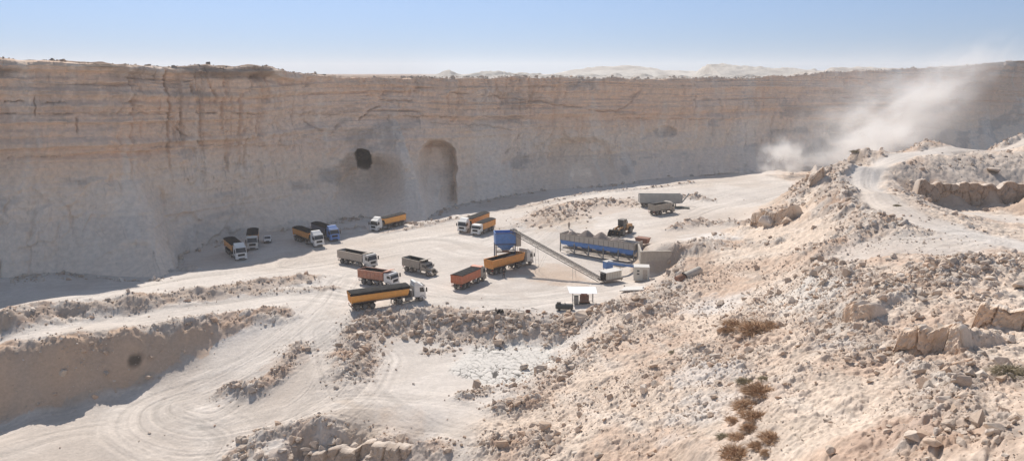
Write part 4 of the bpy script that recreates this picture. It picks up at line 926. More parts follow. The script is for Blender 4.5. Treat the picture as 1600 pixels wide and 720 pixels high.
# local frame: x along the row, y to the back, z up
nb = 5; bl = BLEN / nb; D_ = 3.6
zt0, zm = 4.3, 2.75
mb = MB(); mb.box(-.2, BLEN + .2, -.1, 0, zm, zt0); mb.box(-.2, -.1, 0, D_, zm, zt0); mb.box(BLEN + .1, BLEN + .2, 0, D_, zm, zt0); mb.box(-.2, BLEN + .2, D_, D_ + .1, zm, zt0 - .3)
for k in range(1, nb): mb.box(k*bl - .05, k*bl + .05, 0, D_, zm, zt0 - .25)
bw_ = mb.build('bin_wall', 'binwall', t)
r = MB()
for k in range(nb*3 + 1): r.box(k*bl/3 - .04, k*bl/3 + .04, -.16, -.103, zm + .05, zt0 - .35)
r.box(-.22, BLEN + .22, -.18, -.103, zt0 - .1, zt0 + .04)
r.build('wall_ribs', 'frame', bw_)
for k in range(nb):
    x0, x1 = k*bl + .06, (k+1)*bl - .06; c = (x0 + x1)/2
    hp = MB().add([(x0,-.08,zm),(x1,-.08,zm),(x1,D_,zm),(x0,D_,zm),(c-.7,D_/2-.5,1.15),(c+.7,D_/2-.5,1.15),(c+.7,D_/2+.5,1.15),(c-.7,D_/2+.5,1.15)],
             [(3,2,1,0),(4,5,6,7),(0,1,5,4),(1,2,6,5),(2,3,7,6),(3,0,4,7)]).build('hopper', 'hblue', t)
    MB().box(c-.75, c+.75, D_/2-.55, D_/2+.55, .95, 1.16).build('hopper_gate', 'frame', hp)
    MB().box(x0 - .06, x1 + .06, -.22, -.09, zm - .28, zm - .02).build('hopper_beam', 'hblue', hp)
    MB().prism([(x0, zm - .29), (x1, zm - .29), (x1 - .25, zm - .95), (x0 + .25, zm - .95)], -.17, -.10).build('hopper_skirt', 'hblue', hp)
for k in range(nb + 1):
    for yy in (-.1, D_): MB().box(k*bl - .1, k*bl + .1, yy - .1, yy + .1, 0, zm).build('support_leg', 'steel' if yy < 0 else 'hblue', t)
    if 0 < k < nb: MB().box(k*bl - .42, k*bl + .42, .15, .55, .9, zm - .05).build('motor_cabinet', 'navy', t)
for k in range(nb):
    MB().bar((k*bl, -.1, .3), (k*bl + bl/2, -.1, 1.4), .05).bar(((k+1)*bl, -.1, .3), (k*bl + bl/2, -.1, 1.4), .05).build('cross_brace', 'steel', t)
cb = MB().box(-.3, BLEN + 1, D_/2 - .42, D_/2 + .42, .72, .80).build('collecting_belt', 'belt', t)
MB().box(-.3, BLEN + 1, D_/2 - .5, D_/2 - .44, .5, .86).box(-.3, BLEN + 1, D_/2 + .44, D_/2 + .5, .5, .86).build('belt_frame', 'frame', cb)
MB().box(-.2, BLEN, -.3, -.22, .42, .52).build('guard_rail', 'steel', t)
def bw2(lx, ly, lz): return Vector((BA[0] + BU[0]*lx + BN[0]*ly, BA[1] + BU[1]*lx + BN[1]*ly, zg + lz))
def cone_pile(name, label, loc, rx, ry, h, m='gravel', seed=0, cat='gravel pile', group=None, rot=0, base=None):
    n = 40; v = []; f = []; k = 12
    th = np.linspace(0, 2*math.pi, n, endpoint=False)
    for j in range(k + 1):
        rr_ = j / k
        for i, a in enumerate(th):
            w = 1 + .10*math.sin(2*a + seed) + .06*math.sin(5*a + seed*2)
            zz = h * (1 - rr_) ** .95 - (0.12*h*math.exp(-rr_*8)) + random.uniform(-.03, .03)*h*.6
            v.append((rx*rr_*w*math.cos(a), ry*rr_*w*math.sin(a), zz - (.35 if j == k else 0)))
    for j in range(k):
        for i in range(n): f.append((j*n+i, (j+1)*n+i, (j+1)*n+(i+1)%n, j*n+(i+1)%n))
    o = MB().add(v, f).build(name, m, smooth=True, loc=tuple(loc), rot=(0, 0, rot))
    return tag(o, label, cat, group)
for k, (h, rx, lab) in enumerate(((1.0, 1.7, 'small greyish pink gravel pile in the leftmost bin'), (1.7, 2.4, 'tall rounded gravel pile in the second bin from the left'), (1.7, 2.4, 'wide brown gravel pile in the middle bin nearest the loader'), (.9, 1.9, 'low reddish gravel pile in the fourth bin from the left'))):
    cone_pile('gravel_pile', lab, bw2((k + .5)*bl + (.2 if k else 0), 1.9, zt0 - .75), rx, 1.7, h + .35, seed=k, group='gravel piles in the bin row', rot=bang)
# rusty skip on the right end of the row
q = bw2(BLEN - .6, 5.2, 3.7); t = thing('rusty_skip', 'small rusty red steel skip at the right end of the gravel bins', 'skip', (q.x, q.y, q.z - .6), bang)
MB().add([(-1.2,-.7,.3),(1.2,-.7,.3),(1.2,.7,.3),(-1.2,.7,.3),(-1.5,-.9,1.5),(1.5,-.9,1.5),(1.5,.9,1.5),(-1.5,.9,1.5)], [(3,2,1,0),(0,1,5,4),(1,2,6,5),(2,3,7,6),(3,0,4,7),(4,5,6,7)]).build('skip_body', 'rustred', t)
MB().box(-1.55,1.55,-.97,-.88,1.42,1.54).box(-1.55,1.55,.88,.97,1.42,1.54).build('skip_rim', 'rust', t)
# inclined feeder belt from the row to the hopper box
fa = bw2(BLEN - 7, 1.8, .7); fa = Vector((PG(1000, 425)[0], PG(1000, 425)[1] + 2.5, 1.1)); fb_ = Vector((*PG(950, 427)[:2], 2.0)); 
t = thing('feeder_belt', 'short blue-framed belt conveyor between the gravel bins and the beige motor house', 'conveyor', (0, 0, 0))
dv = (fb_ - fa); side = Vector((-dv.y, dv.x, 0)).normalized()
def slab(a, b, hw, z0, z1):
    return [a - side_*hw + Vector((0,0,z0)), b - side_*hw + Vector((0,0,z0)), b + side_*hw + Vector((0,0,z0)), a + side_*hw + Vector((0,0,z0)), a - side_*hw + Vector((0,0,z1)), b - side_*hw + Vector((0,0,z1)), b + side_*hw + Vector((0,0,z1)), a + side_*hw + Vector((0,0,z1))]
BF = [(0,3,2,1),(4,5,6,7),(0,1,5,4),(1,2,6,5),(2,3,7,6),(3,0,4,7)]
side_ = side
MB().add(slab(fa, fb_, .4, 0, .07), BF).build('belt', 'belt', t)
mb = MB()
for s in (-1, 1): mb.add(slab(fa + side_*s*.48, fb_ + side_*s*.48, .04, -.35, .12), BF)
mb.build('belt_frame', 'hblue', t)
for u in (.15, .6):
    q = fa + dv*u
    for s in (-1, 1): MB().bar(q + side_*s*.45 + Vector((0,0,-.2)), Vector((q.x + side_.x*s*.45, q.y + side_.y*s*.45, .0)), .05).build('support_leg', 'steel', t)
# ---------------------------------------------------------------- long conveyor
gT = PG(938, 441); gH = PG(803, 419)
Tl = Vector((gT[0], gT[1], gT[2] + .7)); Hd = PD(800, 359, gH[1])
dv = Hd - Tl; side_ = Vector((-dv.y, dv.x, 0)).normalized(); upv = dv.cross(side_).normalized(); upv = upv if upv.z > 0 else -upv
t = thing('belt_conveyor', 'long inclined lattice belt conveyor feeding the blue hopper tower', 'conveyor', (Tl.x, Tl.y, 0))
off = Vector((Tl.x, Tl.y, 0)); A_ = Tl - off; B_ = Hd - off
def slab2(a, b, hw, z0, z1):
    return [a - side_*hw + upv*z0, b - side_*hw + upv*z0, b + side_*hw + upv*z0, a + side_*hw + upv*z0, a - side_*hw + upv*z1, b - side_*hw + upv*z1, b + side_*hw + upv*z1, a + side_*hw + upv*z1]
MB().add(slab2(A_, B_, .36, .02, .09), BF).build('belt', 'belt', t)
mb = MB(); L = dv.length; nseg = int(L / .85)
for s in (-1, 1):
    mb.add(slab2(A_ + side_*s*.46, B_ + side_*s*.46, .05, .10, .22), BF); mb.add(slab2(A_ + side_*s*.46, B_ + side_*s*.46, .05, -.62, -.50), BF)
    for k in range(nseg + 1):
        q = A_ + (B_ - A_)*(k/nseg) + side_*s*.46; mb.bar(q + upv*-.55, q + upv*.15, .035)
        if k < nseg:
            q2 = A_ + (B_ - A_)*((k+1)/nseg) + side_*s*.46; mb.bar(q + upv*(-.55 if k % 2 else .15), q2 + upv*(.15 if k % 2 else -.55), .03)
mb.build('lattice_frame', 'frame', t)
MB().tube(B_ - side_*.42, B_ + side_*.42, .26, 14).build('head_drum', 'steel', t); MB().tube(A_ - side_*.42, A_ + side_*.42, .24, 14).build('tail_drum', 'steel', t)
mb = MB()
for k in range(nseg): q = A_ + (B_-A_)*((k+.5)/nseg); mb.tube(q - side_*.4, q + side_*.4, .05, 6)
mb.build('idler_rollers', 'steel', t)
q = A_ + (B_-A_)*.97
MB().add([p + upv*.0 for p in slab2(q - side_*.75, B_ - side_*.75, .22, -.4, .2)], BF).build('drive_motor', 'frame', t)
for u in (.28, .70):
    q = A_ + (B_-A_)*u
    for s in (-1, 1):
        foot = Vector((q.x + side_.x*s*.75, q.y + side_.y*s*.75, 0)); foot.z = zt(foot.x + off.x, foot.y + off.y) - .05
        MB().bar(q + side_*s*.46 - upv*.55, foot, .05).build('support_leg', 'steel', t)
    if u > .5:
        for s in (-1, 1):
            q2 = A_ + (B_-A_)*(u-.12); foot = Vector((q.x + side_.x*s*.75, q.y + side_.y*s*.75, 0)); MB().bar(q2 + side_*s*.46 - upv*.55, foot, .025).build('stay_rod', 'steel', t)
    q3 = Vector((q.x, q.y, q.z*.45)); MB().bar(q3 + side_*.62, q3 - side_*.62, .035).build('leg_brace', 'steel', t)
# ---------------------------------------------------------------- blue hopper tower
fl0 = Vector(PG(802, 420)); fl1 = Vector(PG(779, 409))
# depth of the tower from the leg line on the photograph; square plan 3.4 m
hx, hy = 3.6, 3.0
tp = Vector((fl0.x - 1.4, fl0.y + 1.2, 0)); ta = R(8)
t = thing('hopper_tower', 'blue loading hopper on four tall steel legs at the top of the conveyor', 'hopper', (tp.x - .4, tp.y + .6, zb1(tp.x, tp.y)), ta)
TH = 7.6; z1h = TH; zmid = TH - 2.5; zlow = zmid - 1.35
MB().add([(-2.1,-1.5,zmid),(2.1,-1.5,zmid),(2.1,1.5,zmid),(-2.1,1.5,zmid),(-2.2,-1.6,z1h),(2.2,-1.6,z1h),(2.2,1.6,z1h),(-2.2,1.6,z1h),
          (-2.05,-1.45,z1h),(2.05,-1.45,z1h),(2.05,1.45,z1h),(-2.05,1.45,z1h),(-2.0,-1.4,zmid+.3),(2.0,-1.4,zmid+.3),(2.0,1.4,zmid+.3),(-2.0,1.4,zmid+.3)],
         [(0,1,5,4),(1,2,6,5),(2,3,7,6),(3,0,4,7),(4,5,9,8),(5,6,10,9),(6,7,11,10),(7,4,8,11),(8,9,13,12),(9,10,14,13),(10,11,15,14),(11,8,12,15),(12,13,14,15),(3,2,1,0)]).build('hopper_bin', 'hblue', t)
MB().add([(-2.08,-1.48,zmid),(2.08,-1.48,zmid),(2.08,1.48,zmid),(-2.08,1.48,zmid),(-.6,-.5,zlow),(.9,-.5,zlow),(.9,.5,zlow),(-.6,.5,zlow)], [(4,5,6,7),(0,1,5,4),(1,2,6,5),(2,3,7,6),(3,0,4,7),(3,2,1,0)]).build('hopper_cone', 'hblue', t)
MB().box(-2.25, 2.25, -1.66, -1.60, zmid + .02, zmid + .2).box(-2.25, 2.25, -1.68, -1.60, z1h - .12, z1h + .03).build('hopper_band', 'navy', t)
MB().box(2.22, 3.3, -1.3, 1.1, zmid - .5, z1h - .1).build('transfer_box', 'tan', t, bevel=.05)
MB().box(-.5, .8, -.45, .45, zlow - .45, zlow).build('discharge_gate', 'rust', t)
MB().box(-1.9, 1.9, -.35, .35, zmid - 1.95, zmid - 1.75).build('gate_platform', 'frame', t)
for sx in (-1, 1):
    for sy in (-1, 1): MB().box(sx*2.0 - .12, sx*2.0 + .12, sy*1.45 - .12, sy*1.45 + .12, 0, zmid).build('support_leg', 'navy' if sx*sy < 0 else 'steel', t)
for s in (-1, 1): MB().box(-1.88, 1.88, s*1.45 - .06, s*1.45 + .06, zlow + .1, zlow + .25).build('cross_beam', 'steel', t)
lad = MB()
for s in (0, .45): lad.bar((2.55, -1.3 + s, 0), (2.55, -1.3 + s, zmid - .4), .03)
for k in range(12): lad.bar((2.55, -1.3, .3 + k*.4), (2.55, -.85, .3 + k*.4), .02)
lad.build('ladder', 'steel', t)
# ---------------------------------------------------------------- beige motor house at the conveyor tail
x, y, g = PG(946, 443)
t = thing('motor_house', 'beige steel motor house at the lower end of the long conveyor', 'motor house', (x + 1.3, y + 2.2, g), R(32))
MB().box(-1.9, 1.9, -1.0, 1.0, .6, 2.0).build('housing', 'cabin', t, bevel=.03)
MB().prism([(-2.1, 1.98), (2.0, 2.05), (2.0, 2.15), (-2.1, 2.08)], -1.15, 1.15).build('roof', 'offwhite', t)
MB().box(-2.4, 2.2, -1.1, 1.1, .25, .6).build('base_frame', 'frame', t)
MB().box(-2.6, -1.95, -.9, .1, .5, 1.9).build('motor', 'black', t)
for sx in (-2.0, 2.0):
    for sy in (-.9, .9): MB().box(sx - .08, sx + .08, sy - .08, sy + .08, 0, .25).build('support_leg', 'frame', t)
mb = MB()
for k in range(6): mb.box(-1.7 + k*.62, -1.65 + k*.62, -1.04, -1.0, .7, 1.9)
mb.build('panel_seams', 'tan', t)
x, y, g = PG(951, 425); t = thing('blue_cabinet', 'small blue steel cabinet behind the beige motor house', 'cabinet', (x, y + 1.5, g), R(32))
MB().box(-.9, .9, -.6, .6, .5, 2.0).build('cabinet_body', 'hblue', t, bevel=.05); MB().box(-.95, .95, -.65, .65, 2.0, 2.06).build('cabinet_lid', 'offwhite', t)
for sx in (-.7, .7):
    for sy in (-.5, .5): MB().box(sx - .05, sx + .05, sy - .05, sy + .05, 0, .5).build('support_leg', 'frame', t)
# ---------------------------------------------------------------- control cabin
x, y, g = PG(1003, 439)
t = thing('control_cabin', 'cream control cabin container with small windows beside the concrete wall', 'cabin', (x, y + 1.0, g), R(-8))
b = MB().box(-1.45, 1.45, -1.15, 1.15, .15, 2.75).build('cabin_wall', 'cabin', t)
MB().box(-1.52, 1.52, -1.22, 1.22, 2.75, 2.87).build('cabin_roof', 'offwhite', t)
mb = MB()
for sx in (-1, 1):
    for sy in (-1, 1): mb.box(sx*1.45 - .06, sx*1.45 + .06, sy*1.15 - .06, sy*1.15 + .06, .1, 2.76)
mb.box(-1.5, 1.5, -1.2, -1.12, .1, .25); mb.build('corner_posts', 'offwhite', t)
for z_ in (1.85, 1.25): w_ = MB().box(-.95, -.35, -1.18, -1.15, z_, z_ + .42).build('window', 'offwhite', b); MB().box(-.9, -.4, -1.19, -1.181, z_ + .05, z_ + .37).build('pane', 'glass', w_)
d__ = MB().box(.25, 1.1, -1.18, -1.15, .3, 2.35).build('door', 'tan', b); MB().box(.95, 1.02, -1.23, -1.18, 1.25, 1.4).build('handle', 'black', d__)
w_ = MB().box(1.45, 1.48, -.5, .5, 1.3, 2.1).build('window', 'offwhite', b); MB().box(1.48, 1.49, -.44, .44, 1.36, 2.04).build('pane', 'glass', w_)
# ---------------------------------------------------------------- concrete retaining wall
a = Vector((RW0[0], RW0[1], -.2)); b_ = Vector((RW1[0], RW1[1], -.2)); dv = b_ - a; nrm = Vector((-dv.y, dv.x, 0)).normalized(); nrm = nrm if nrm.y > 0 else -nrm
L = dv.length; wa = math.atan2(dv.y, dv.x)
t = thing('retaining_wall', 'plain grey concrete retaining wall of the loading ramp right of the bins', 'retaining wall', a, wa)
wl = MB().prism([(.41, 0), (L, 0), (L, 4.3), (L*.25, 4.65), (.41, 4.7)], 0, .5).build('wall_panel', 'concrete', t)
MB().prism([(-.05, 4.70), (L*.25, 4.652), (L + .05, 4.30), (L + .05, 4.40), (L*.25, 4.76), (-.05, 4.81)], -.06, .7).build('wall_coping', 'concrete', wl)
mb = MB()
for k in range(1, 3): mb.box(L*k/3 - .02, L*k/3 + .02, -.006, -.001, .2, 4.2)
mb.build('form_joint', 'frame', wl)
sw = (Vector((BB[0] + BN[0]*1.5, BB[1] + BN[1]*1.5, -.2)) - a); sw = Matrix.Rotation(-wa, 4, 'Z') @ sw
MB().add([(0, .02, 0), (sw.x, sw.y, 0), (sw.x + .4, sw.y, 0), (.4, .02, 0), (0, .02, 4.7), (sw.x, sw.y, 4.3), (sw.x + .4, sw.y, 4.3), (.4, .02, 4.7)], BF).build('side_wall', 'concrete', t)
MB().add([(L, 0, 0), (L + 3.6, 3.2, 0), (L + 3.4, 3.5, 0), (L - .2, .35, 0), (L, 0, 4.28), (L + 3.6, 3.2, 3.3), (L + 3.4, 3.5, 3.3), (L - .2, .35, 4.28)], BF).build('wing_wall', 'binwall', t)
# ---------------------------------------------------------------- rusty tank / pipe on the slope
p0 = PG(1058, 443); p1 = PG(1092, 428)
a = Vector((p0[0], p0[1], p0[2] + .55)); b_ = Vector((p1[0] + .2, p1[1], p1[2] + .75))
t = thing('rusty_tank', 'rusty cylindrical steel tank lying in the rubble right of the control cabin', 'tank', a)
dv = b_ - a
MB().tube((0,0,0), dv*.35, .85, 22).build('tank_front', 'rust', t)
MB().tube(dv*.351, dv, .82, 22).build('tank_shell', 'binwall', t)
MB().tube(-dv.normalized()*.05, Vector(), .9, 22).build('end_ring', 'rustred', t)
MB().tube(dv*.3, dv*.34, .9, 22).build('band', 'black', t)
MB().tube(dv*.22 + Vector((0,0,.7)), dv*.22 + Vector((0,0,1.1)), .15, 10).build('filler_neck', 'black', t)
# ---------------------------------------------------------------- pole on the slope
x, y, g = PG(1090, 418); tag(MB().tube((x, y, g - .2), (x, y, g + 3.4), .035, 8).build('pole', 'steel'), 'thin bare steel pole standing behind the rusty tank', 'pole')
# ---------------------------------------------------------------- white slab
x, y, g = PG(990, 454)
t = MB().add([(-2.8,-1.2,0),(1.6,-1.8,0.05),(2.9,1.2,.1),(-1.2,1.7,.05),(-2.8,-1.2,.2),(1.6,-1.8,.25),(2.9,1.2,.3),(-1.2,1.7,.25)], BF).build('concrete_slab', 'roofwhite' if False else 'offwhite', loc=(x, y, g + .25), rot=(R(-5), R(-3), 0))
tag(t, 'pale flat slab lying on the rubble bank above the generator shed', 'slab')
# ---------------------------------------------------------------- shed with white roof and generator
x, y, g = PG(911, 477)
t = thing('generator_shed', 'small open shelter with a bright white sheet roof on four posts', 'shelter', (x, y + .9, g), R(-3))
for sx in (-1.75, 1.75):
    for sy in (-1.1, 1.1): MB().box(sx - .05, sx + .05, sy - .05, sy + .05, 0, 2.35 + (.12 if sy > 0 else 0)).build('post', 'steel', t)
MB().add([(-2.35,-1.5,2.30),(2.45,-1.5,2.30),(2.35,1.6,2.62),(-2.7,1.6,2.62),(-2.35,-1.5,2.36),(2.45,-1.5,2.36),(2.35,1.6,2.68),(-2.7,1.6,2.68)], BF).build('roof', 'roofwhite', t)
MB().box(-1.8, 1.8, -1.15, -1.09, .9, .96).box(-1.8,1.8,1.09,1.15,1.2,1.26).build('rail', 'steel', t)
t = thing('diesel_generator', 'dark rusty diesel generator under the white shelter roof', 'generator', (x + .2, y + 1.0, g), R(-3))
MB().box(-.7, .9, -.5, .5, .3, 1.55).build('engine_block', 'rust', t, bevel=.06); MB().box(-.85, 1.1, -.55, .55, .05, .3).build('skid', 'black', t)
MB().box(-.5, .6, -.42, .42, 1.55, 1.95).build('radiator_cover', 'rustred', t, bevel=.05); MB().tube((.3, 0, 1.95), (.3, 0, 2.2), .07, 8).build('exhaust', 'black', t)
t = thing('switch_cabinet', 'narrow grey switch cabinet standing left of the generator under the shelter', 'cabinet', (x - 1.15, y + .6, g), 0)
MB().box(-.38, .38, -.3, .3, .1, 1.6).build('cabinet_body', 'pipe', t); MB().box(-.33, .33, -.325, -.302, .2, 1.5).build('door', 'steel', t)
# ---------------------------------------------------------------- compressor tank
x, y, g = PG(882, 487)
t = thing('compressor_tank', 'black-green cylindrical air tank on a skid left of the white roofed shelter', 'tank', (x, y + .5, g), R(-6))
MB().tube((-1.35, 0, .78), (1.35, 0, .78), .52, 20).build('tank_shell', 'tank', t)
MB().tube((-1.52, 0, .78), (-1.35, 0, .78), .34, 20, .52).tube((1.35, 0, .78), (1.52, 0, .78), .52, 20, .34).build('tank_end', 'tank', t)
for sx in (-.9, .9): MB().box(sx - .15, sx + .15, -.45, .45, .02, .36).build('saddle', 'black', t)
MB().box(-1.3, -.6, -.3, .3, 1.25, 1.5).build('pump', 'black', t, bevel=.05); MB().tube((.1, 0, 1.28), (.1, 0, 1.5), .1, 8).build('valve', 'offwhite', t)
# ---------------------------------------------------------------- post, drum, hose, brazier, tool
x, y, g = PG(773, 497); t = thing('concrete_post', 'short pale concrete post with a dark cap at the edge of the rubble bank', 'post', (x, y, g - .1), 0)
MB().box(-.3, .3, -.25, .25, 0, 1.35).build('post_shaft', 'binwall', t, bevel=.03); MB().box(.1, .32, -.2, .2, 1.352, 1.9).build('post_cap', 'black', t)
x, y, g = PG(782, 494); t = thing('cable_drum', 'black cable drum standing beside the short concrete post', 'drum', (x, y, g), R(60))
MB().lathe([(0.001,-.3),(.62,-.3),(.62,-.22),(.38,-.2),(.38,.2),(.62,.22),(.62,.3),(0.001,.3)], 0, 22).build('drum_spool', 'black', t, loc=(0, 0, .62))
MB().lathe([(.08,-.33),(.12,-.33),(.12,.33),(.08,.33)], 0, 12).build('drum_hub', 'steel', t, loc=(0, 0, .62))
cu = bpy.data.curves.new('cable', 'CURVE'); cu.dimensions = '3D'; cu.bevel_depth = .035; cu.resolution_u = 4
sp_ = cu.splines.new('NURBS'); pts = []
for i in range(30):
    a_ = i / 29 * 2 * math.pi * 1.35; px_ = 788 + 30*math.cos(a_ + 2.5) * (1 + .1*math.sin(i)); py_ = 491 + 6.5*math.sin(a_ + 2.5)
    q = PG(px_, py_); pts.append((q[0], q[1], zt(q[0], q[1]) + .06))
sp_.points.add(len(pts) - 1)
for p_, c_ in zip(sp_.points, pts): p_.co = (*c_, 1)
sp_.use_endpoint_u = True
co = bpy.data.objects.new('cable', cu); COL.objects.link(co); cu.materials.append(M['black'])
dg = bpy.context.evaluated_depsgraph_get(); me = bpy.data.meshes.new_from_object(co.evaluated_get(dg)); bpy.data.objects.remove(co)
co = bpy.data.objects.new('cable', me); COL.objects.link(co); tag(co, 'thin black cable laid in a wide loop round the drum and post', 'cable')
x, y, g = PG(825, 490); t = thing('brazier', 'small rusty brazier on short legs between the drum and the air tank', 'brazier', (x, y, g), 0)
MB().lathe([(.30,-.01),(.42,.35),(.46,.35),(.34,-.05),(0.001,-.05)], 0, 16).build('fire_bowl', 'rust', t, loc=(0,0,.25), rot=(R(90),0,0))
for k in range(3): MB().tube((.3*math.cos(k*2.1), .3*math.sin(k*2.1), 0), (.28*math.cos(k*2.1), .28*math.sin(k*2.1), .35), .03, 6).build('leg', 'rust', t)
p0 = PG(833, 483); p1 = PG(849, 486)
t = thing('shovel', 'long dark handled shovel lying flat on the white ground right of the brazier', 'shovel', (p0[0], p0[1], p0[2] + .1), math.atan2(p1[1]-p0[1], p1[0]-p0[0]))
MB().tube((0,0,0), (1.5,0,0), .035, 8).build('handle', 'rust', t); MB().prism([(-.4,-.02),(0,0),(0,.05),(-.4,.03)], -.16, .16).build('blade', 'black', t)
# ---------------------------------------------------------------- people
def person(label, px, py, hd, shirt, arms, h=1.74):
    x, y, g = PG(px, py); g = zt(x, y)
    t = thing('person', label, 'person', (x, y, g), R(hd))
    def skin(name, verts, edges, rad, m, parent, sub=1):
        me = bpy.data.meshes.new(name); me.from_pydata(verts, edges, []); o = bpy.data.objects.new(name, me); COL.objects.link(o); o.parent = parent
        md = o.modifiers.new('skin', 'SKIN'); me.skin_vertices.new() if not me.skin_vertices else None
        for v_, r_ in zip(me.skin_vertices[0].data, rad): v_.radius = (r_, r_)
        me.skin_vertices[0].data[0].use_root = True
        s_ = o.modifiers.new('sub', 'SUBSURF'); s_.levels = sub; s_.render_levels = sub; me.materials.append(M[m]); return o
    # x forward, y left
    V_ = [(0,0,.95),(0,0,1.12),(.01,0,1.32),(0,0,1.46),(.01,0,1.53),(.02,0,1.62),(.02,0,1.70)]; E_ = [(0,1),(1,2),(2,3),(3,4),(4,5),(5,6)]; Rd = [.12,.115,.125,.08,.05,.085,.07]
    arms_v = []
    for s in (-1, 1):
        n = len(V_); V_ += [(0, s*.09, .92), (.03 + .05*s, s*.11, .50), (.0 + .09*s, s*.12, .09), (.14 + .09*s, s*.13, .03)]; E_ += [(0,n),(n,n+1),(n+1,n+2),(n+2,n+3)]; Rd += [.095,.062,.042,.035]
        el, ha = arms; n = len(V_)
        V_ += [(0, s*.19, 1.40), (el[0], s*el[1], el[2]), (ha[0], s*ha[1], ha[2])]; E_ += [(3,n),(n,n+1),(n+1,n+2)]; Rd += [.052,.042,.028]
        d_ = (Vector(V_[-1]) - Vector(V_[-2])).normalized(); k = len(V_); V_.append(tuple(Vector(V_[-1]) + d_*.08)); E_.append((k-1, k)); Rd.append(.030)
        for j in range(4):
            V_.append(tuple(Vector(V_[k]) + d_*(.07 + .012*(j in (1, 2))) + Vector((-.03 + .02*j, 0, 0)))); E_.append((k, len(V_)-1)); Rd.append(.009)
        V_.append(tuple(Vector(V_[k-1]) + d_*.05 + Vector((.045, 0, .0)))); E_.append((k-1, len(V_)-1)); Rd.append(.010)
        arms_v.append(((0, s*.19, 1.40), (el[0], s*el[1], el[2]), tuple(Vector((el[0], s*el[1], el[2])).lerp(Vector((ha[0], s*ha[1], ha[2])), .8))))
    body = skin('body', V_, E_, Rd, 'skin', t)
    sv = [(0,0,.90),(0,0,1.12),(.01,0,1.32),(0,0,1.44)] ; se = [(0,1),(1,2),(2,3)]; sr = [.15,.14,.15,.10]
    for a_, b_, c_ in arms_v:
        n = len(sv); sv += [a_, b_, c_]; se += [(3,n),(n,n+1),(n+1,n+2)]; sr += [.072,.058,.046]
    skin('shirt', sv, se, sr, shirt, t)
    tv = [(0,0,.96)]; te = []; tr = [.145]
    for s in (-1, 1): n = len(tv); tv += [(0, s*.095, .86), (.03 + .05*s, s*.11, .50), (.0 + .09*s, s*.12, .12)]; te += [(0,n),(n,n+1),(n+1,n+2)]; tr += [.115,.08,.065]
    skin('trousers', tv, te, tr, 'trouser', t)
    skin('hair', [(-.01,0,1.68),(-.02,0,1.73),(-.05,0,1.66)], [(0,1),(0,2)], [.085,.05,.06], 'hair', t)
    for s in (-1, 1):
        MB().box(-.05 + .09*s, .20 + .09*s, s*.13 - .05, s*.13 + .05, 0, .11).build('boot', 'boot', t, bevel=.03)
        MB().tube((.095, s*.032, 1.635), (.108, s*.032, 1.635), .011, 8).build('eye', 'hair', body)
    MB().add([(.09,-.015,1.60),(.09,.015,1.60),(.125,0,1.60),(.095,0,1.645)], [(0,1,2),(0,2,3),(1,3,2),(0,3,1)]).build('nose', 'skin', body)
    MB().box(.085,.103,-.025,.025,1.568,1.576).build('mouth', 'rustred', body)
    t.scale = (h/1.74,)*3
person('person in dark clothes standing on the ground beside the truck under the hopper', 787, 434, -70, 'shirt', ((.03, .27, 1.14), (.16, .24, .95)))
person('person in a brownish shirt and dark trousers standing behind the left gravel bin', 889, 357, -100, 'shirt2', ((.0, .27, 1.13), (.05, .28, .88)))
# ---------------------------------------------------------------- rocks
def rock_proto(seed, n=15, flat=.75):
    r = random.Random(seed); bm = bmesh.new()
    for i in range(n):
        v = Vector((r.gauss(0, 1), r.gauss(0, 1), r.gauss(0, 1))).normalized()
        k = r.uniform(.8, 1.05); m_ = max(abs(v.x), abs(v.y), abs(v.z))
        v = v * (.45 + .35 / m_) * k                                  # between a ball and a block
        bm.verts.new((v.x * r.uniform(.95, 1.15), v.y * .85, v.z * flat))
    g = bmesh.ops.convex_hull(bm, input=bm.verts[:])
    bmesh.ops.delete(bm, geom=list({e for e in g['geom_interior'] + g['geom_unused'] if isinstance(e, bmesh.types.BMVert)}), context='VERTS')
    bmesh.ops.triangulate(bm, faces=bm.faces[:]); bm.normal_update()
    bm.verts.index_update(); V_ = np.array([v.co[:] for v in bm.verts]); F_ = np.array([[v.index for v in f.verts] for f in bm.faces]); bm.free()
    c = V_.mean(0); V_ = V_ - c; V_ /= np.abs(V_[:, :2]).max() * 2
    return V_, F_
PRO = [rock_proto(100 + i, 12 + i % 6, .6 + .25 * ((i * 7) % 5) / 4) for i in range(14)]
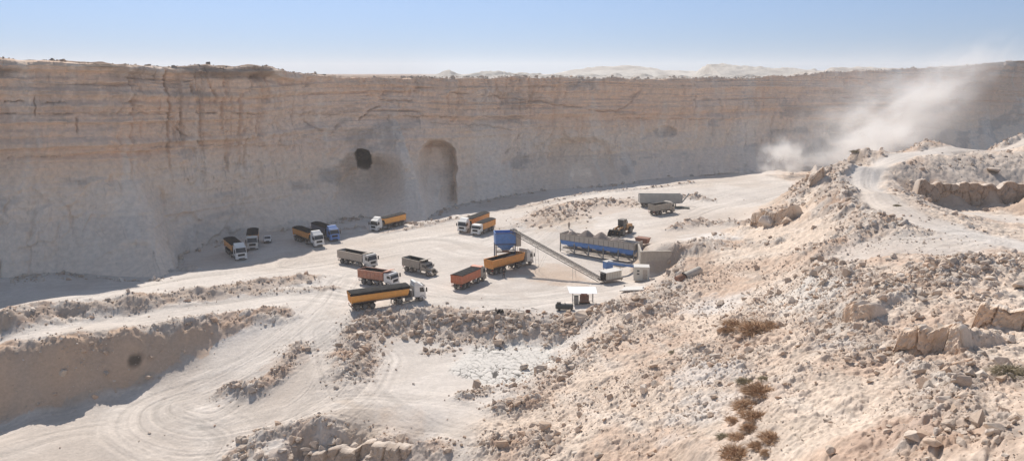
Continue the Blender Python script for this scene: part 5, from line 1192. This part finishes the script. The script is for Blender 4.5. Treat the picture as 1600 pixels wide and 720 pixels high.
def scatter_mesh(name, x, y, z, size, cols, label, cat, sink=.25, material='rubble'):
    n = len(x); pid = rng.integers(0, len(PRO), n); a = rng.uniform(0, 2*np.pi, n); tb = rng.uniform(-.5, .5, n); tc = rng.uniform(-.5, .5, n)
    VV = []; FF = []; CCs = []; base = 0
    for k, (pv, pf) in enumerate(PRO):
        m_ = pid == k; q = int(m_.sum())
        if not q: continue
        v = np.broadcast_to(pv[None], (q,) + pv.shape).copy() * size[m_][:, None, None] * rng.uniform(.8, 1.25, (q, 1, 3))
        ca, sa = np.cos(a[m_])[:, None], np.sin(a[m_])[:, None]; cb_, sb = np.cos(tb[m_])[:, None], np.sin(tb[m_])[:, None]
        xx, yy, zz = v[..., 0], v[..., 1], v[..., 2]
        yy, zz = yy*cb_ - zz*sb, yy*sb + zz*cb_
        xx, yy = xx*ca - yy*sa, xx*sa + yy*ca
        VV.append(np.stack([xx + x[m_][:, None], yy + y[m_][:, None], zz + (z[m_] + size[m_]*(.28 - sink*.6))[:, None]], -1).reshape(-1, 3))
        f = pf[None] + (np.arange(q) * len(pv))[:, None, None] + base; FF.append(f.reshape(-1, 3)); base += q * len(pv)
        CCs.append(np.repeat(cols[m_], len(pv), 0))
    VV = np.concatenate(VV); FF = np.concatenate(FF).astype(np.int32); CCs = np.concatenate(CCs)
    me = bpy.data.meshes.new(name); me.vertices.add(len(VV)); me.vertices.foreach_set('co', VV.astype(np.float32).ravel())
    me.loops.add(FF.size); me.loops.foreach_set('vertex_index', FF.ravel()); me.polygons.add(len(FF)); me.polygons.foreach_set('loop_start', np.arange(len(FF), dtype=np.int32)*3)
    me.polygons.foreach_set('use_smooth', np.zeros(len(FF), bool)); me.update(calc_edges=True)
    at = me.color_attributes.new('col', 'FLOAT_COLOR', 'POINT'); at.data.foreach_set('color', np.concatenate([CCs, np.ones((len(CCs), 1))], 1).astype(np.float32).ravel())
    me.materials.append(M[material]); o = bpy.data.objects.new(name, me); COL.objects.link(o); return tag(o, label, cat, None, 'stuff')
def rock_cols(n, warm=.5):
    pal = np.array([(.58, .46, .365), (.60, .50, .41), (.50, .38, .29), (.47, .395, .33), (.66, .57, .485), (.56, .41, .305)])
    w = np.array([.3, .25, .15 * (.5 + warm), .12, .12, .16 * (.5 + warm)]); c = pal[rng.choice(6, n, p=w / w.sum())]
    return np.clip(c * rng.uniform(.85, 1.12, (n, 1)), 0, .8)
# candidates over the visible ground, kept where the rubble mask says so
NC = 420000
u = rng.uniform(-.63, .63, NC); rad = np.sqrt(rng.uniform(24**2, 330**2, NC) ) ; near = rng.random(NC) < .5; rad[near] = np.sqrt(rng.uniform(24**2, 125**2, int(near.sum())))
cx, cy = rad*np.sin(u), rad*np.cos(u)
rm_, rz_ = rubble_mask(cx, cy); rd_ = road_mask(cx, cy); sz_ = slope_zone(cx, cy, None) * (1 - rd_)
cl = sst(0, .5, fbm(cx*.14, cy*.14, 4, 601)); cl2 = sst(.1, .5, fbm(cx*.5, cy*.5, 3, 602))
farw = np.clip(rad / 130, .5, 1.6)
pr = np.clip(rm_*(1 - rd_)*.5*(.35 + cl + cl2) * farw, 0, 1) + sz_*(.008 + .13*cl*cl + .04*cl2*cl2)*np.clip(rad/90, .6, 1.3) + .0012
pr = np.where(near, pr * .75, pr); keep = rng.random(NC) < pr
cx, cy, rd_k, rmk, szk = cx[keep], cy[keep], rad[keep], rm_[keep], sz_[keep]
zz_ = terrain(cx, cy)[0] if isinstance(terrain(cx[:2], cy[:2]), tuple) else terrain(cx, cy)
siz = .10 * rng.random(len(cx))**-.60 * np.clip(rd_k/75, .75, 1.9) * (.7 + .6*rmk); siz = np.where(cx < -14, siz * .62, siz); siz = np.where(szk * (rmk < .3) > .3, siz * .75, siz); siz = np.clip(siz, .09, 1.3)
flat_ = (rmk < .05) & (szk < .05); siz[flat_] = np.minimum(siz[flat_], .4)
scatter_mesh('rubble', cx, cy, zz_, siz, rock_cols(len(cx)), 'broken limestone rubble strewn over the banks and the spoil slope', 'rubble')
nf = 60000; uf = rng.uniform(-.6, .62, nf); rf = rng.uniform(30, 150, nf); fx_, fy_ = rf*np.sin(uf), rf*np.cos(uf); pf_ = (slope_zone(fx_, fy_, None) * (1 - road_mask(fx_, fy_))) * sst(-.25, .35, fbm(fx_*.2, fy_*.2, 4, 640)) + rubble_mask(fx_, fy_)[0]*.7
kf = rng.random(nf) < pf_ * .75; fx_, fy_ = fx_[kf], fy_[kf]
scatter_mesh('pebbles', fx_, fy_, terrain(fx_, fy_), np.clip(.10*rng.random(len(fx_))**-.4*np.clip(rf[kf]/80, .7, 1.6), .08, .4), rock_cols(len(fx_)), 'small broken stones between the bigger rocks of the spoil slope', 'rubble', sink=.1)
# stones along the cliff foot and on the rim
n = 5200; k = rng.integers(40, len(PX) - 40, n); fx = rng.random(n)**1.7 * 7
hb = fl(PX[k]) ; bx = bas[k, 0] + nx[k]*(disp[4, k] + fx - 2); by = bas[k, 1] + ny[k]*(disp[4, k] + fx - 2)
ok = fbm(PX[k]*.03, PX[k]*0., 3, 620) + .35 - fx*.05 > rng.random(n)*.6
bx, by = bx[ok], by[ok]; scatter_mesh('rubble', bx, by, terrain(bx, by), np.clip(.2*rng.random(len(bx))**-.5, .2, 1.6), rock_cols(len(bx), .2), 'fallen stones lying along the foot of the cliff', 'rubble')
n = 6500; k = rng.integers(20, len(PX) - 20, n); of = rng.random(n)**2 * 30; wgt_ = np.where((PX[k] > 620), 1, .12) * np.where(PX[k] > 1230, 1.4, 1); ok = rng.random(n) < wgt_
k, of = k[ok], of[ok]; jj = np.interp(of, offs, np.arange(len(offs))).astype(int)
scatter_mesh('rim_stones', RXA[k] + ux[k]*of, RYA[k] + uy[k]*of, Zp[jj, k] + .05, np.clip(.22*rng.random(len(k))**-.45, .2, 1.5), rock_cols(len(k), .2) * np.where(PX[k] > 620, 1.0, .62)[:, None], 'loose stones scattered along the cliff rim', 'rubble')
# ---------------------------------------------------------------- separate boulders
def boulder_mat():
    m = bpy.data.materials.new('boulder_limestone'); m.use_nodes = True; t = m.node_tree; b = t.nodes['Principled BSDF']; N = t.nodes.new; Lk = t.links.new
    b.inputs['Roughness'].default_value = .95; b.inputs['Specular IOR Level'].default_value = .1
    oi = N('ShaderNodeObjectInfo'); cr = N('ShaderNodeValToRGB'); e = cr.color_ramp.elements
    e[0].position = 0; e[0].color = (.56, .43, .33, 1); e[1].position = 1; e[1].color = (.66, .57, .49, 1); q = e.new(.5); q.color = (.60, .48, .38, 1); q = e.new(.25); q.color = (.50, .42, .35, 1)
    Lk(oi.outputs['Random'], cr.inputs[0]); nz = N('ShaderNodeTexNoise'); nz.inputs['Scale'].default_value = 3.5; nz.inputs['Detail'].default_value = 9; nz.inputs['Roughness'].default_value = .7
    tc = N('ShaderNodeTexCoord'); Lk(tc.outputs['Object'], nz.inputs['Vector']); mr = N('ShaderNodeMapRange'); mr.inputs[1].default_value = .3; mr.inputs[2].default_value = .7; mr.inputs[3].default_value = .78; mr.inputs[4].default_value = 1.2
    Lk(nz.outputs[0], mr.inputs[0]); mx = N('ShaderNodeMix'); mx.data_type = 'RGBA'; mx.blend_type = 'MULTIPLY'; mx.inputs[0].default_value = 1; Lk(cr.outputs[0], mx.inputs[6]); Lk(mr.outputs[0], mx.inputs[7]); Lk(mx.outputs[2], b.inputs['Base Color'])
    bp = N('ShaderNodeBump'); bp.inputs['Strength'].default_value = .8; bp.inputs['Distance'].default_value = .08; Lk(nz.outputs[0], bp.inputs['Height']); Lk(bp.outputs[0], b.inputs['Normal']); return m
M['boulder'] = boulder_mat()
BM_ = []
for i in range(10):
    r = random.Random(900 + i); bm = bmesh.new(); pv, pf = rock_proto(500 + i, 11 + i % 5, .72)
    vs = [bm.verts.new(p) for p in pv]
    for f in pf: bm.faces.new([vs[j] for j in f])
    bmesh.ops.dissolve_limit(bm, angle_limit=.28, verts=bm.verts[:], edges=bm.edges[:])
    bmesh.ops.bevel(bm, geom=bm.edges[:], offset=.035, segments=1, affect='EDGES'); bmesh.ops.triangulate(bm, faces=bm.faces[:]); bmesh.ops.subdivide_edges(bm, edges=bm.edges[:], cuts=1, use_grid_fill=True)
    for v in bm.verts: v.co += Vector((r.gauss(0, 1), r.gauss(0, 1), r.gauss(0, 1))) * .010
    me = bpy.data.meshes.new('boulder'); bm.to_mesh(me); bm.free(); me.materials.append(M['boulder']); BM_.append(me)
def boulder(px, py, size_px, label, group=None, k=None, sc=(1, 1, 1), rz=None, lift=.22):
    x, y, g = PG(px, py + size_px * .3); g = zt(x, y)
    sz = size_px * math.hypot(x, y, CAMZ - g) / FPX
    o = bpy.data.objects.new('boulder', BM_[random.randrange(10) if k is None else k]); COL.objects.link(o)
    o.location = (x, y, g + sz * lift * sc[2]); o.scale = (sz*sc[0], sz*sc[1], sz*sc[2]); o.rotation_euler = (random.uniform(-.35, .35), random.uniform(-.35, .35), random.uniform(0, 6.3) if rz is None else rz)
    return tag(o, label, 'boulder', group)
for px, py, s_, lab in ((910, 499, 30, 'big smooth tan boulder on the rubble bank below the white roofed shelter'), (890, 507, 17, 'round tan boulder just left of the big one below the shelter'),
    (783, 529, 22, 'pale blocky boulder in the middle of the rubble bank above the cracked mud'), (696, 501, 17, 'orange-tan boulder on the rubble bank below the long orange trailer'), (677, 497, 16, 'tan slab boulder leftmost of the big ones on the middle bank'),
    (760, 512, 17, 'tan rounded boulder on the bank just below the concrete post'), (717, 508, 14, 'flat tan boulder half buried between two others on the middle bank'),
    (1275, 270, 30, 'huge boulder at the tip of the spur beside the white haul floor'), (1554, 262, 26, 'pale outcrop boulder in the grey bank of the side pit at right'),
    (1418, 430, 19, 'pointed tan boulder standing alone left of the right hand rock heap'), (1418, 444, 14, 'rounded boulder just below the pointed one left of the rock heap'),
    (1497, 499, 20, 'upright tan boulder left end of the long tan ledge'), (1582, 411, 14, 'pale boulder at the top right edge of the rock heap'), (1590, 456, 24, 'large boulder with a dark underside at the right edge above the ledge'),
    (1580, 522, 22, 'flat tan boulder below the long ledge near the right edge'), (1497, 616, 27, 'large flat-topped pale block in the lower right rubble'), (1471, 647, 20, 'square boulder with dark gap beneath in the lower right pile'),
    (1505, 636, 22, 'pale slab just below the large flat-topped block'), (1451, 702, 32, 'biggest tan boulder at the bottom edge of the lower right slope'), (1480, 676, 24, 'split boulder with a black shadow crack above the biggest bottom boulder'),
    (1547, 688, 24, 'tan boulder right of the split one near the bottom edge'), (1585, 662, 24, 'leaning slab boulder by the lower right edge'), (1512, 594, 18, 'brown boulder upslope of the large flat-topped block'), (1555, 574, 18, 'curved tan boulder right of the broken ledge end'),
    (1296, 710, 20, 'lone brown boulder at the bottom edge right of the dry bushes'), (1369, 591, 13, 'small lone brown boulder under the pale block heap'), (1429, 655, 8, 'small round dark stone on open soil left of the lower pile'),
    (1104, 547, 20, 'pair-topped brown boulder at the upper end of the white chute'), (1075, 545, 10, 'small dark brown boulder left of the stones by the white chute'), (1122, 606, 14, 'oval brown boulder casting a dark shadow on the white chute'),
    (1102, 632, 12, 'left one of two touching brown boulders on the white chute'), (1115, 626, 12, 'right one of two touching brown boulders on the white chute'), (1110, 651, 14, 'dark flat boulder below the two touching ones on the chute'),
    (1126, 466, 18, 'reddish tan boulder on the chalk patch below the rusty tank'), (1200, 345, 30, 'large tan bluff boulder at the foot of the spur'), (1229, 343, 20, 'narrow tan bluff boulder right of the larger one at the spur foot'),
    (754, 694, 13, 'lone reddish boulder at the bottom edge near the middle'), (783, 412 + 120, 12, 'small grey boulder under the pale blocky one'), (234, 566 + 108, 6, 'small lone stone on the empty white floor at lower left'),
    (427, 505, 8, 'small boulder at the right end of the second left bank'), (1388, 557, 12, 'tan stone tucked under the left end of the broken ledge'), (1337, 497, 26, 'broad tan boulder below the chalky white patch on the right slope')):
    boulder(px, py, s_, lab)
CL = [((1440,1560,425,478), 52, (9, 19), 'angular tan boulder in the big rock heap above the long ledge', 'boulders of the big heap at right'),
      ((1350,1400,440,488), 16, (8, 16), 'tan boulder in the small heap left of the big rock heap', 'boulders of the smaller heap'),
      ((1420,1490,492,512), 12, (8, 17), 'boulder lying on top of the broken tan ledge', 'boulders on the broken ledge'),
      ((1310,1385,545,585), 24, (7, 16), 'pale boulder in the spill left below the broken ledge', 'boulders left below the ledge'),
      ((1445,1520,600,700), 34, (8, 17), 'limestone boulder in the lower right pile', 'boulders of the lower right pile'),
      ((1500,1590,670,715), 18, (8, 17), 'boulder scattered in the bottom right corner', 'boulders in the bottom right corner'),
      ((1090,1150,560,600), 20, (5, 10), 'small brown boulder in the patch right of the white chute', 'boulders by the white chute'),
      ((570,760,492,522), 40, (7, 14), 'boulder in the bank below the long orange trailer', 'boulders of the middle bank'), ((550,600,525,580), 18, (6, 12), 'boulder at the left end of the middle bank', 'boulders at the left end of the middle bank'),
      ((372,460,680,716), 20, (9, 20), 'tan boulder in the heap at the bottom left of the middle', 'boulders of the bottom heap'),
      ((465,640,686,714), 24, (9, 24), 'brown boulder on the dark broken face at the bottom left of the middle', 'boulders of the dark bottom face'),
      ((1290,1330,430,470), 12, (7, 13), 'boulder on the crest above the chalky white patch', 'boulders above the chalk patch')]
for (x0, x1, y0, y1), n, (s0, s1), lab, grp in CL:
    for i in range(n):
        boulder(random.uniform(x0, x1), random.uniform(y0, y1), s0 + (s1 - s0)*random.random()**1.6, lab, grp, sc=(1, random.uniform(.7, 1), random.uniform(.7, 1.1)), lift=random.uniform(.12, .34))
def rock_ledge(pts, h, label, seed, c1=(.60, .44, .32), c2=(.66, .54, .43), flat=None):
    pl = poly(pts, 10); seg_ = np.hypot(*np.diff(pl, axis=0).T); sa_ = np.concatenate([[0], np.cumsum(seg_)]); L_ = sa_[-1]; n_ = int(L_ / .13)
    ss = np.linspace(0, L_, n_); x_ = np.interp(ss, sa_, pl[:, 0]); y_ = np.interp(ss, sa_, pl[:, 1]); prof = [(-.25, -.5), (-.12, 0)] + [(-.10 + .12*q/12, h*q/12) for q in range(1, 13)] + [(.25, h + .06), (.8, h + .10), (1.6, h - .05), (2.6, h - .6), (3.0, h - 1.4)]
    tx_ = np.full(n_, x_[-1] - x_[0]); ty_ = np.full(n_, y_[-1] - y_[0]); l_ = np.hypot(tx_, ty_); bx_, by_ = -ty_ / l_, tx_ / l_
    if by_.mean() < 0: bx_, by_ = -bx_, -by_
    of_ = np.array([p[0] for p in prof])[:, None]; hh = np.array([p[1] for p in prof])[:, None]
    Sx = np.broadcast_to(ss[None], (len(prof), n_)); Hx = np.broadcast_to(hh, (len(prof), n_))
    f1, f2, ci_ = worley(Sx * .42, Hx * .35 + seed, seed); f3, f4, cj_ = worley(Sx * 1.3, Hx * 1.1 + seed, seed + 3)
    o2 = of_ - (ci_ - .5) * 1.0 - (cj_ - .5) * .28 + (1 - sst(0, .09, f2 - f1)) * .45 + fbm(Sx * 2.2, Hx * 2.2, 4, seed, .65) * .22
    en = sst(0, .9, ss) * sst(0, .9, L_ - ss); hv = hh * en[None] * (1 + fbm(Sx * .5, 0 * Sx, 2, seed + 8) * .25) - (1 - en[None]) * .6
    gz = terrain(x_ - bx_ * .9, y_ - by_ * .9)
    if flat: gz = np.convolve(np.pad(np.minimum(gz, np.interp(ss, [0, L_], flat)), 40, 'edge'), np.ones(81) / 81, 'valid')
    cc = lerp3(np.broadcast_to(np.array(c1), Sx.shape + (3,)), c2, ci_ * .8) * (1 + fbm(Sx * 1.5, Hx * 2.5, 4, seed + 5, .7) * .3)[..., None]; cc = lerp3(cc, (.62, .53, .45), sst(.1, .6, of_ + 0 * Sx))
    o = grid_mesh('rock_ledge', x_[None] + bx_[None] * o2, y_[None] + by_[None] * o2, gz[None] + hv + fbm(Sx * 1.7, Hx, 3, seed + 6) * .08, cc, M['rubble'], kind=None, smooth=False); tag(o, label, 'rock ledge')
rock_ledge([(1512,510),(1560,512),(1640,514)], 2.3, 'long tan rock ledge running out of the right edge', 31); rock_ledge([(1388,556),(1430,560),(1468,557),(1510,562)], 2.4, 'broken tan rock ledge with overhang in the middle of the right slope', 32)
rock_ledge([(1308,508),(1335,511),(1366,510)], 2.2, 'short double tan rock face left of the broken ledge', 33); rock_ledge([(1172,356),(1196,354),(1222,349),(1245,338)], 3.6, 'big tan rock bluff at the foot of the spur beside the pit floor', 34)
rock_ledge([(470,726),(520,722),(560,724),(600,718),(640,722)], 1.8, 'shade-darkened broken rock face at the bottom left of the middle', 36, (.44, .34, .265), (.48, .40, .33)); rock_ledge([(1262,298),(1272,294),(1290,288)], 3.2, 'tan rock face under the huge boulder at the spur tip', 37)  # first face: its shade is put into the darker rock colours
rock_ledge([(1428,311,11.5),(1445,316,10.8),(1475,320,10.0),(1530,322,9.7),(1610,326,9.4),(1680,329,9.2)], 4.6, 'brown vertical cut bank of the side pit below the haul road at the right edge', 38, (.44, .31, .22), (.39, .31, .25), (11.0, 9.5))
# ---------------------------------------------------------------- dry bushes
M['twig'] = mat('dry_twigs', (.42, .27, .165), .95, nscale=2, namp=.4, spec=.1); M['twig2'] = mat('grey_green_twigs', (.32, .27, .18), .95, nscale=2, namp=.4, spec=.1)
def bush_mesh(seed, m, n=900):
    r = random.Random(seed); mb = MB()
    for i in range(n):
        a = r.uniform(0, 6.283); q = r.random()**.6; h = r.uniform(.25, 1)*(1 - q*q*.75); bx_, by_ = q*math.cos(a), q*math.sin(a)
        rt = Vector((bx_*.55 + r.gauss(0, .08), by_*.55 + r.gauss(0, .08), r.uniform(0, h*.4))); tp_ = Vector((bx_, by_, h*.55)) + Vector((r.gauss(0, .09), r.gauss(0, .09), r.gauss(0, .05)))
        s_ = Vector((r.gauss(0, 1), r.gauss(0, 1), r.gauss(0, .5))).normalized() * r.uniform(.012, .028)
        mb.add([rt - s_, rt + s_, tp_], [(0, 1, 2)])
    me = _mesh(mb, 'dry_bush', m); return me
BU_ = [bush_mesh(1, 'twig'), bush_mesh(2, 'twig'), bush_mesh(3, 'twig2')]
for px, py, s_, k, lab in ((1190, 625, 40, 0, 'wide rust-brown dry bush at the head of the brush strip on the slope'), (1165, 640, 34, 1, 'long brown dry bush left in the brush strip'), (1163, 607, 20, 2, 'small dull bush at the top of the brush strip'),
    (1195, 605, 16, 2, 'small grey bush beside the top of the brush strip'), (1180, 660, 34, 1, 'flat brown dry bush in the middle of the brush strip'), (1133, 683, 20, 2, 'olive dry bush at the left of the lower brush strip'),
    (1158, 685, 28, 0, 'reddish brown bush in the lower brush strip'), (1210, 680, 34, 1, 'dark brown bush at the right of the lower brush strip'), (1150, 712, 40, 0, 'broad red-brown bush at the bottom edge of the picture'), (1198, 700, 16, 1, 'small brown bush below the dark brown one'),
    (1175, 622, 26, 1, 'dry bush overlapping the wide rust-brown one on its left'), (1172, 672, 24, 0, 'reddish dry bush just below the flat brown one'), (1145, 665, 20, 0, 'small red-brown bush at the left edge of the brush strip'), (1185, 692, 22, 0, 'red-brown bush between the two darkest bushes of the lower strip'),
    (1180, 518, 44, 0, 'large rust-brown dry bush on the slope below the chalk patch'), (1150, 515, 32, 1, 'dry bush touching the left side of the large rust-brown one'), (1205, 508, 26, 0, 'dry bush touching the right side of the large rust-brown one'), (1135, 525, 20, 1, 'small dry bush at the left end of the upper brush patch'),
    (1575, 600, 34, 2, 'dark grey twiggy bush at the right edge beside the rubble'), (1405, 405, 12, 2, 'tiny dry bush on the pale terrace beside the road'), (1402, 322, 9, 2, 'tiny dark bush at the inner edge of the curved road'), (1088, 681, 8, 2, 'tiny green-grey bush on the white chute'),
    (1050, 558, 10, 2, 'tiny grey bush at the top left of the white chute'), (1335, 244, 10, 2, 'tiny bush on the spur crest beside the road')):
    x, y, g = PG(px, py); g = zt(x, y); s2 = s_ * math.hypot(x, y, CAMZ - g) / FPX / 2
    o = bpy.data.objects.new('dry_bush', BU_[k]); COL.objects.link(o); o.location = (x, y, g - .05); o.scale = (s2*1.9, s2*1.6, s2*1.4); o.rotation_euler = (0, 0, random.random()*6); tag(o, lab, 'bush')
# ---------------------------------------------------------------- dust
def dust(label, px, py, depth, rad, dens, rot=(0, 0, 0), nsc=1.5, seed=0., thr=(.42, .70), fall=1.0):
    c = PD(px, py, depth); bm = bmesh.new(); bmesh.ops.create_icosphere(bm, subdivisions=3, radius=1); me = bpy.data.meshes.new('dust_cloud'); bm.to_mesh(me); bm.free()
    o = bpy.data.objects.new('dust_cloud', me); COL.objects.link(o); o.location = c; o.scale = rad; o.rotation_euler = rot
    m = bpy.data.materials.new('dust'); m.use_nodes = True; t = m.node_tree; t.nodes.clear(); N = t.nodes.new; Lk = t.links.new
    out = N('ShaderNodeOutputMaterial'); v = N('ShaderNodeVolumePrincipled'); v.inputs['Color'].default_value = (1.0, .985, .965, 1); v.inputs['Anisotropy'].default_value = .45
    tc = N('ShaderNodeTexCoord'); ln = N('ShaderNodeVectorMath'); ln.operation = 'LENGTH'; Lk(tc.outputs['Object'], ln.inputs[0])
    f1_ = N('ShaderNodeMapRange'); f1_.interpolation_type = 'SMOOTHSTEP'; f1_.inputs[1].default_value = .98; f1_.inputs[2].default_value = .1; Lk(ln.outputs['Value'], f1_.inputs[0])
    mp = N('ShaderNodeMapping'); mp.inputs['Location'].default_value = (seed, seed*1.7, seed*.3); Lk(tc.outputs['Object'], mp.inputs[0])
    nz = N('ShaderNodeTexNoise'); nz.inputs['Scale'].default_value = nsc; nz.inputs['Detail'].default_value = 6; nz.inputs['Roughness'].default_value = .62; nz.inputs['Distortion'].default_value = .35; Lk(mp.outputs[0], nz.inputs['Vector'])
    f2_ = N('ShaderNodeMapRange'); f2_.interpolation_type = 'SMOOTHSTEP'; f2_.inputs[1].default_value = thr[0]; f2_.inputs[2].default_value = thr[1]; Lk(nz.outputs[0], f2_.inputs[0])
    a_ = N('ShaderNodeMath'); a_.operation = 'MULTIPLY'; Lk(f1_.outputs[0], a_.inputs[0]); Lk(f2_.outputs[0], a_.inputs[1])
    b_ = N('ShaderNodeMath'); b_.operation = 'MULTIPLY'; Lk(a_.outputs[0], b_.inputs[0]); b_.inputs[1].default_value = dens
    Lk(b_.outputs[0], v.inputs['Density']); Lk(v.outputs[0], out.inputs['Volume']); me.materials.append(m)
    return tag(o, label, 'dust', None, 'stuff')
dust('white dust puff rising from the far haul floor at the cliff foot', 1222, 250, 285, (11, 8, 12), .42, nsc=2.0, seed=3.1, thr=(.42, .62))
dust('large pale dust plume drifting up from behind the spur', 1405, 180, 300, (36, 14, 20), .24, (0, R(-28), 0), 2.3, 7.7, (.42, .64))
dust('dense low dust rolling out behind the spur crest', 1365, 222, 262, (20, 8, 9), .40, (0, R(-12), 0), 2.0, 11.3, (.40, .60))
dust('high faint dust trail of the big plume against the far right rim', 1490, 120, 310, (34, 12, 15), .09, (0, R(-30), 0), 2.2, 4.4, (.40, .66))
dust('low dust creeping along the cliff foot between the puff and the plume', 1300, 252, 275, (24, 8, 7), .13, (0, 0, 0), 2.4, 6.6, (.40, .64))
dust('thin dust wisp in front of the dark part of the far cliff', 1300, 200, 290, (20, 9, 17), .07, (0, 0, 0), 2.2, 5.2, (.40, .66))
dust('wide faint dust veil along the right half of the cliff', 1400, 165, 320, (95, 16, 30), .018, (0, 0, R(35)), 2.0, 9.4, (.3, .7))
dust('faint small dust wisp at the cliff foot beyond the mound', 903, 286, 250, (7, 5, 9), .09, (0, 0, 0), 1.7, 2.2, (.38, .66))
# ---------------------------------------------------------------- air: even haze round the whole scene
me = bpy.data.meshes.new('haze'); bm = bmesh.new(); bmesh.ops.create_cube(bm, size=1); bm.to_mesh(me); bm.free()
hz = bpy.data.objects.new('haze', me); COL.objects.link(hz); hz['kind'] = 'stuff'
hz.scale = (9000, 9000, 110); hz.location = (0, 0, 40)
hz['label'] = 'thin pale dust haze hanging over the whole quarry'; hz['category'] = 'haze'
m = bpy.data.materials.new('haze_air'); m.use_nodes = True; t = m.node_tree; t.nodes.clear()
o = t.nodes.new('ShaderNodeOutputMaterial'); v = t.nodes.new('ShaderNodeVolumePrincipled'); v.inputs['Color'].default_value = (.96, .95, .95, 1); v.inputs['Density'].default_value = .00022; v.inputs['Anisotropy'].default_value = .3
t.links.new(v.outputs[0], o.inputs['Volume']); me.materials.append(m)
